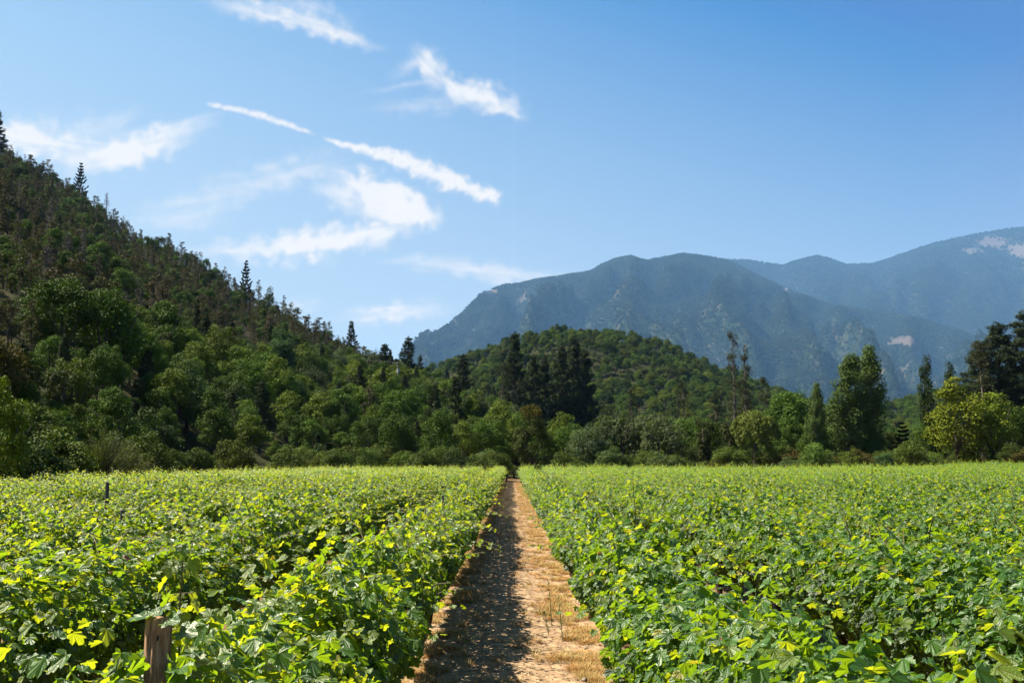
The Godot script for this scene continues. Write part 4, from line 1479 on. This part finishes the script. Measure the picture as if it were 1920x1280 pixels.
func make_vines() -> void:
	var near := [leaf_shape(0.22, 0.25, 0), leaf_shape(-0.16, 0.32, 0), leaf_shape(0.34, 0.10, 0), leaf_shape(0.05, 0.45, 0), leaf_shape(0.10, -0.12, 0)]
	var far := [leaf_shape(0.22, 0.25, 1), leaf_shape(-0.16, 0.3, 1), leaf_shape(0.34, 0.1, 1)]
	var mid := [leaf_shape(0.22, 0.25, 2), leaf_shape(-0.16, 0.32, 2), leaf_shape(0.34, 0.10, 2), leaf_shape(0.05, 0.45, 2)]
	var single := []
	for s in near:
		single.append(shape_mesh(s))
	var r := RandomNumberGenerator.new()
	r.seed = 5
	var step := 1.25
	# variants: foliage with every leaf, foliage short of the leaves that are parts, and those leaves
	var protos := []
	for k in 8:  # the first four go left of the path, backlight painted into leaf tones
		var canes := Leaves.new()
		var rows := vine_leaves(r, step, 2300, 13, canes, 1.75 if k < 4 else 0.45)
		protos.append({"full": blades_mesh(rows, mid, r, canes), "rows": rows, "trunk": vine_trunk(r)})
	var canes2 := Leaves.new()
	var far_meshes := []
	for k in 6:
		var canes := Leaves.new()
		var rows := vine_leaves(r, step * 2.0, 3200, 24, canes, 1.75 if k < 3 else 0.45)  # left-hand meshes carry the painted backlight too
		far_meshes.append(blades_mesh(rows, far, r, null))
	# every vine position
	var spots := []
	var masses := [[], [], [], [], [], []]
	for side in [-1, 1]:
		var n_rows := 9 if side < 0 else 34
		for j in n_rows:
			var x: float = side * (1.14 + ROW * j)
			var d := 2.9 if side < 0 else 2.3
			var k := 0
			while d < FIELD_END:
				var u: float = x / d
				if absf(u) < 0.56 and d > 2.0 or d < 12.0 and absf(x) < 8.0:
					spots.append({"x": x, "d": d, "side": side, "row": j, "k": k, "near": d * (1.0 + absf(u) * 0.4)})
				d += step
				k += 1
	spots.sort_custom(func(a, b): return a.near < b.near)
	var made := {}
	var n_leaf := 0
	for i in mini(spots.size(), 300):
		var s: Dictionary = spots[i]
		made["%d %d %d" % [s.side, s.row, s.k]] = true
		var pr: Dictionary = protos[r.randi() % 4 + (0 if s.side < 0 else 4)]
		var turn := PI if r.randf() < 0.5 else 0.0
		var block := "left" if s.side < 0 else "right"
		var label := ""
		var group := ""
		if s.row < 4 and s.k < 20:
			label = "%s grapevine from the near end of the %s row %s of the path" % [ordinal(s.k), ordinal(s.row), block]
		else:
			label = "leafy grapevine in the %s row of vines %s of the path" % [ordinal(s.row), block]
			group = "grapevines in the %s row %s of the path" % [ordinal(s.row), block]
		var o := thing("grapevine", label, "grapevine", Vector3(s.x, field_height(s.x, s.d), -s.d - step * 0.5), group)
		part("trunk", pr.trunk, M.vine_bark, o)
		if s.d < 8.2 and absf(s.x / (s.d + 0.6)) < 0.62 and n_leaf < 2000:
			# nearest vines: the big leaves facing out are parts of their own
			var rest := []
			var count := 0
			for row in pr.rows:
				var t: Transform3D = row[0]
				var p: Vector3 = t.origin
				if turn:
					p = Vector3(-p.x, p.y, -p.z)
				var toward := Vector2(p.x, p.y - 0.93).length() > 0.36 and p.y > 0.7 and count < 170
				if toward and r.randf() < 0.5:
					var lf := MeshInstance3D.new()
					lf.name = "leaf" if count == 0 else "leaf_%03d" % count
					lf.mesh = single[r.randi() % single.size()]
					lf.material_override = M.vine[row[1]]
					lf.transform = t
					o.add_child(lf, true)
					count += 1
					n_leaf += 1
				else:
					rest.append(row)
			part("foliage", blades_mesh(rest, mid, r, null), null, o).set_meta("kind", "stuff")
		else:
			part("foliage", pr.full, null, o).set_meta("kind", "stuff")
		o.rotation.y = turn
		o.scale = Vector3(r.randf_range(0.92, 1.22) if s.row == 0 else r.randf_range(1.05, 1.38), r.randf_range(0.90, 1.10), 1.0)
	# the rest of the rows
	var trunks := []
	for side in [-1, 1]:
		var n_rows := 9 if side < 0 else 34
		for j in n_rows:
			var x: float = side * (1.14 + ROW * j)
			var d := 2.9 if side < 0 else 2.3
			var k := 0
			var pend := 0
			while d < FIELD_END:
				if made.has("%d %d %d" % [side, j, k]):
					pend = 0
				else:
					trunks.append(Transform3D(Basis(Vector3.UP, r.randf() * TAU), Vector3(x, field_height(x, d), -d - step * 0.5)))
					pend += 1
					var next_made := made.has("%d %d %d" % [side, j, k + 1])
					if pend == 2 or next_made:
						var half := pend == 1
						var zc := d + step * 0.5 - (0.0 if half else step * 0.5)
						var b := Basis(Vector3.UP, PI if r.randf() < 0.5 else 0.0).scaled(Vector3(r.randf_range(0.92, 1.22) if j == 0 else r.randf_range(1.05, 1.38), r.randf_range(0.90, 1.10), 0.5 if half else 1.0))
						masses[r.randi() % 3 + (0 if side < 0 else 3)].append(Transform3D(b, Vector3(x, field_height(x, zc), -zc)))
						pend = 0
				d += step
				k += 1
	var o2 := stuff("distant_vines_foliage", "rest of the vine rows stretching back to the trees")
	for k in 6:
		mass("foliage", far_meshes[k], masses[k], PackedColorArray(), o2)
	mass("trunks", protos[0].trunk, trunks, PackedColorArray(), o2, M.vine_bark)
	tall_shoot(r, single, near)


func tall_shoot(r: RandomNumberGenerator, single: Array, near: Array) -> void:
	# long shoot standing above the near post
	var o := thing("vine_shoot", "tall upright vine shoot with pale leaves beside the near wooden post", "vine shoot", Vector3(-1.12, 0.0, -3.45))
	var T := Leaves.new()
	var p := Vector3(0.0, 1.25, 0.0)
	var pts := [p]
	var rad := [0.006]
	for k in 12:
		p += Vector3(0.003 * sin(k * 0.9), 0.056, 0.002)
		pts.append(p)
		rad.append(0.0055 - 0.0003 * k)
		for s in 2:
			var a := k * 2.4 + s * PI
			var side := Vector3(cos(a), 0, sin(a))
			var lf := part("leaf", single[r.randi() % single.size()], M.vine[2 if r.randf() < 0.6 else 1], o)
			lf.transform = Transform3D(leaf_basis(side * 0.8 + Vector3(0, 0.35, 0) + rdir(r) * 0.35, Vector3(0, -0.9, 0) + side * 0.4, lerpf(0.10, 0.045, k / 12.0)), p + side * 0.045)
	for k in [[-0.035, 1.715, 0.19, -0.6, 0.25, 0.075], [0.03, 1.70, 0.22, 0.5, 0.1, 0.07], [-0.005, 1.735, 0.17, 0.1, 0.8, 0.07], [0.06, 1.66, 0.19, 0.9, 0.3, 0.08]]:
		var lf := part("leaf", single[r.randi() % single.size()], M.vine[0], o)
		lf.transform = Transform3D(leaf_basis(Vector3(-0.35, 0.9, 0.35) + rdir(r) * 0.2, Vector3(k[3], -0.35, k[4]), k[5]), Vector3(k[0], k[1], k[2]))
	T.tube(pts, rad, 5, Color.WHITE)
	part("stem", T.commit(), M.cane, o)


func make_posts() -> void:
	near_post()
	# dark stakes that stand clear of the leaves
	for s in [[-7.89, 19.6, 1.80, 0.036, "dark stake standing clear of the leaves in the left block"], [-5.64, 14.6, 1.52, 0.030, "short dark stake just visible right of the taller stake in the left block"], [-1.14, 16.6, 1.66, 0.020, "thin dark stake in the first row left of the path"], [1.14, 31.0, 1.72, 0.030, "thin dark stake far down the first row right of the path"], [11.9, 36.0, 1.74, 0.03, "thin dark stake in the middle of the right block"]]:
		var o := thing("vineyard_stake", s[4], "stake", Vector3(s[0], field_height(s[0], s[1]), -s[1]))
		var L := Leaves.new()
		var w: float = s[3]
		L.tube([Vector3(0, -0.2, 0), Vector3(0, s[2], 0)], [w * 1.05, w], 6, Color.WHITE)
		L.tube([Vector3(0, s[2] - 0.001, 0), Vector3(0, s[2] + 0.012, 0)], [w * 1.15, w * 0.2], 6, Color.WHITE)
		part("shaft", L.commit(), M.steel, o)
	# squat posts at the foot of the first rows, seen under the leaves
	for s in [[1.09, 11.6, 1.45, "weathered round wooden post under the leaves right of the path"], [-1.05, 11.7, 1.40, "reddish wooden post under the leaves left of the path"], [1.12, 24.0, 1.45, "wooden post farther along the right edge of the path"]]:
		var o := thing("trellis_post", s[3], "post", Vector3(s[0], 0, -s[1]))
		var L := Leaves.new()
		var pts := []
		var rad := []
		for i in 7:
			pts.append(Vector3(0.006 * sin(i * 2.0), -0.1 + (s[2] + 0.1) * i / 6.0, 0.005 * cos(i * 3.0)))
			rad.append(0.048 + 0.004 * sin(i * 4.1))
		L.tube(pts, rad, 10, Color.WHITE)
		L.tube([pts[6], pts[6] + Vector3(0, 0.006, 0)], [rad[6] * 0.98, 0.001], 10, Color.WHITE)
		var st := SurfaceTool.new()
		st.create_from(L.commit(), 0)
		st.generate_normals()
		part("shaft", st.commit(), M.wood, o)
	for s in [[1.14, 1.42, "right", "first"], [1.14, 1.02, "right", "first"], [-1.14, 1.30, "left", "first"], [3.39, 1.40, "right", "second"]]:
		var L := Leaves.new()
		for strand in 2:
			var pts := []
			var rad := []
			for i in 120:
				var z := 2.6 + i * 0.12
				var a := i * 1.3 + strand * PI
				pts.append(Vector3(s[0] + 0.003 * cos(a), s[1] + 0.003 * sin(a) - 0.02 * sin(i * 0.18), -z))
				rad.append(0.0016)
			L.tube(pts, rad, 4, Color.WHITE)
		tag(part("trellis_wire", L.commit(), M.wire, self), "%s twisted trellis wire among the leaves of the %s row %s of the path" % ["lower" if s[1] < 1.1 else "upper", s[3], s[2]], "wire")


func near_post() -> void:
	var o := thing("wooden_post", "weathered round wooden post with a dark knot, close in the left foreground", "post", Vector3(-1.135, 0, -3.28))
	o.scale = Vector3(0.88, 1.012, 0.88)
	var v := PackedVector3Array()
	var uv := PackedVector2Array()
	var idx := PackedInt32Array()
	var sides := 40
	var levels := 64
	var top := 1.685
	for i in levels + 1:
		var y := -0.1 + (top + 0.1) * i / levels
		for k in sides:
			var a := TAU * k / sides
			var rad := 0.047 + 0.003 * noise_a.get_noise_2d(cos(a) * 1.2 + 9.0, y * 4.0) + 0.0022 * noise_a.get_noise_3d(cos(a) * 9.0, y * 2.0, sin(a) * 9.0)
			# long drying cracks, a chipped waist and the knot hole
			rad -= 0.007 * exp(-pow(angle_difference(a, 1.9) / 0.05, 2)) * sm(1.2, 1.5, y)
			rad -= 0.005 * exp(-pow(angle_difference(a, 2.5) / 0.05, 2)) * sm(1.0, 1.3, y)
			rad -= 0.008 * exp(-pow((y - 1.50 - 0.01 * sin(a)) / 0.012, 2)) * (0.4 + 0.6 * exp(-pow(angle_difference(a, 2.6) / 0.6, 2)))
			rad -= 0.020 * exp(-pow(angle_difference(a, 1.25) / 0.16, 2) - pow((y - 1.622) / 0.010, 2))
			rad += 0.004 * exp(-pow(angle_difference(a, 1.25) / 0.34, 2) - pow((y - 1.622) / 0.022, 2))
			rad -= 0.003 * sm(top - 0.012, top, y)
			v.append(Vector3(cos(a) * rad + 0.006 * (y - 1.4), y + (0.006 * sin(a * 2.0 + 1.0) if i == levels else 0.0), sin(a) * rad))
	for i in levels:
		for k in sides:
			var a := i * sides + k
			var b := i * sides + (k + 1) % sides
			idx.append_array(PackedInt32Array([a, b, a + sides, b, b + sides, a + sides]))
	var c := v.size()
	v.append(Vector3(0.002, top - 0.004, 0))
	for k in sides:
		idx.append_array(PackedInt32Array([levels * sides + k, levels * sides + (k + 1) % sides, c]))
	var arr := []
	arr.resize(Mesh.ARRAY_MAX)
	arr[Mesh.ARRAY_VERTEX] = v
	arr[Mesh.ARRAY_INDEX] = idx
	var m := ArrayMesh.new()
	m.add_surface_from_arrays(Mesh.PRIMITIVE_TRIANGLES, arr)
	var st := SurfaceTool.new()
	st.create_from(m, 0)
	st.generate_normals()
	part("shaft", st.commit(), M.wood, o)
	var knot := SphereMesh.new()
	knot.radius = 0.018
	knot.height = 0.036
	knot.radial_segments = 12
	knot.rings = 6
	var dark := StandardMaterial3D.new()
	dark.albedo_color = lin(0.02, 0.012, 0.008)
	dark.roughness = 0.9
	var kn := part("knot", knot, dark, o)
	kn.position = Vector3(cos(1.25) * 0.026 + 0.001, 1.622, sin(1.25) * 0.026)


# ---------------------------------------------------------------- loose things on the ground

func tuft(s: int, n: int, h: float, col: Color) -> ArrayMesh:
	var r := RandomNumberGenerator.new()
	r.seed = s
	var L := Leaves.new()
	for i in n:
		var a := r.randf() * TAU
		var o := Vector3(cos(a), 0, sin(a))
		var root := o * r.randf() * 0.06
		var tip := root + o * r.randf_range(0.02, 0.12) + Vector3(0, h * r.randf_range(0.4, 1.0), 0)
		var mid := root.lerp(tip, 0.5) + Vector3(0, h * 0.12, 0)
		var c := tint(col, r.randf_range(0.7, 1.25), r.randf_range(-0.1, 0.1))
		var side := o.cross(Vector3.UP) * 0.0022
		var k := L.v.size()
		for p in [root - side, root + side, mid - side * 0.8, mid + side * 0.8, tip]:
			L.v.append(p)
			L.c.append(c)
		L.idx.append_array(PackedInt32Array([k, k + 1, k + 2, k + 1, k + 3, k + 2, k + 2, k + 3, k + 4]))
	return L.commit(null, M.dry)


func make_ground_cover() -> void:
	var r := RandomNumberGenerator.new()
	r.seed = 99
	var meshes := [tuft(1, 34, 0.045, Color(0.70, 0.34, 0.12)), tuft(2, 34, 0.06, Color(0.86, 0.52, 0.19)), tuft(3, 26, 0.08, Color(0.72, 0.52, 0.20)), tuft(4, 24, 0.06, Color(0.36, 0.38, 0.10))]
	var rows := [[], [], [], []]
	for i in 60000:
		var d := 4.0 + 100.0 * pow(r.randf(), 1.6)
		var right := r.randf() < 0.6
		var x := 0.0
		if right:
			x = 1.0 - absf(r.randfn(0.0, 0.34)) + 0.15
		else:
			x = -1.15 + absf(r.randfn(0.0, 0.22))
		if r.randf() < 0.10:
			x = r.randf_range(-1.3, 1.3)
		var clump := noise_a.get_noise_2d(x * 1.3 + 20.0, d * 0.9)
		if clump + 0.35 * noise_a.get_noise_2d(x * 5.0, d * 2.6) < r.randf_range(-0.12, 0.36):
			continue
		var k := 3 if r.randf() < 0.12 else r.randi() % 3
		rows[k].append(Transform3D(Basis(Vector3.UP, r.randf() * TAU).scaled(Vector3.ONE * r.randf_range(0.5, 1.3)), Vector3(x, field_height(x, d) + 0.035, -d)))
	var g := stuff("dry_grass", "dry orange brown grass along both edges of the path")
	for k in 4:
		mass("grass", meshes[k], rows[k], PackedColorArray(), g)
	# crumbs of earth and pebbles
	var pebble := SphereMesh.new()
	pebble.radius = 0.5
	pebble.height = 0.8
	pebble.radial_segments = 6
	pebble.rings = 3
	var earth := []
	for i in 5200:
		var d := 6.0 + 44.0 * pow(r.randf(), 1.8)
		var x := r.randf_range(-1.2, 1.25)
		var s := 0.006 + 0.022 * pow(r.randf(), 4.0)
		earth.append(Transform3D(Basis(rdir(r), r.randf() * TAU).scaled(Vector3(s, s * r.randf_range(0.5, 0.9), s * r.randf_range(0.7, 1.3))), Vector3(x, field_height(x, d) + 0.044, -d)))
	var gr := stuff("gravel", "crumbs of earth, pebbles, straw and leaf litter strewn over the path")
	mass("gravel", pebble, earth, PackedColorArray(), gr, M.dirt)
	var straw := [[], []]
	for i in 26000:
		var d := 5.0 + 60.0 * pow(r.randf(), 1.8)
		var x := r.randf_range(-1.3, 1.35)
		var b := Basis(Vector3.UP, r.randf() * TAU) * Basis(Vector3.RIGHT, r.randf_range(-0.25, 0.25))
		straw[i % 2].append(Transform3D(b.scaled(Vector3(1, 1, r.randf_range(0.4, 1.5))), Vector3(x, field_height(x, d) + r.randf_range(0.042, 0.062), -d)))
	for k in 2:
		var stem := BoxMesh.new()
		stem.size = Vector3(0.004, 0.003, 0.075) if k == 0 else Vector3(0.018, 0.003, 0.03)
		var pale := StandardMaterial3D.new()
		pale.albedo_color = lin(0.62, 0.50, 0.30) if k == 0 else lin(0.30, 0.16, 0.075)
		pale.roughness = 0.85
		mass("gravel", stem, straw[k].slice(0, 13000 if k == 0 else 4200), PackedColorArray(), gr, pale)
	# a few stones one can pick out
	for s in [[1.04, 10.35, 0.035, "pale stone on the right edge of the path near the leaning vine trunk"], [0.72, 10.2, 0.03, "flat pale stone on the path's right side in the foreground"], [0.86, 11.9, 0.026, "small pale stone in the dry grass beside the wooden post"], [0.16, 14.6, 0.028, "dark clod of earth at the middle of the path"], [0.30, 20.2, 0.03, "small dark stone farther up the path"]]:
		var o := part("stone", lump(int(s[1] * 10.0), s[2]), M.stone if s[3].contains("pale") else M.soil, self)
		o.position = Vector3(s[0], 0.052, -s[1])
		tag(o, s[3], "stone")
	for s in [[0.53, 13.6, 0.62, "tall thin green weed standing on the right half of the path"], [0.62, 12.6, 0.55, "second thin green weed, nearer and to the right of the first"], [0.46, 12.9, 0.30, "short bushy green weed left of the thin weeds"]]:
		var o := thing("weed", s[3], "weed", Vector3(s[0], 0.03, -s[1]))
		var L := Leaves.new()
		L.tube([Vector3.ZERO, Vector3(-0.02, s[2] * 0.5, 0), Vector3(-0.05, s[2], 0.01)], [0.005, 0.004, 0.002], 5, lin(0.09, 0.13, 0.04))
		part("stem", L.commit(), M.bark, o)
		var F := Leaves.new()
		for i in 34:
			var f := r.randf_range(0.1, 1.0)
			var a := r.randf() * TAU
			var n := Vector3(cos(a), 0.5, sin(a)).normalized()
			F.leaf(Vector3(-0.05 * f, s[2] * f, 0) + Vector3(cos(a), 0, sin(a)) * 0.022, n, Vector3(cos(a), 0.9, sin(a)).normalized(), 0.06, 0.010, tint(Color(0.10, 0.14, 0.04), r.randf_range(0.7, 1.2)))
		part("leaves", F.commit(null, M.foliage), null, o)


func lump(s: int, size: float) -> ArrayMesh:
	var sp := SphereMesh.new()
	sp.radius = size
	sp.height = size * 1.4
	sp.radial_segments = 14
	sp.rings = 8
	var arr := sp.get_mesh_arrays()
	var v: PackedVector3Array = arr[Mesh.ARRAY_VERTEX]
	for i in v.size():
		v[i] *= 1.0 + 0.35 * noise_a.get_noise_3d(v[i].x * 30.0 + s, v[i].y * 30.0, v[i].z * 30.0)
	arr[Mesh.ARRAY_VERTEX] = v
	arr[Mesh.ARRAY_NORMAL] = null
	arr[Mesh.ARRAY_TANGENT] = null
	var m := ArrayMesh.new()
	m.add_surface_from_arrays(Mesh.PRIMITIVE_TRIANGLES, arr)
	return m
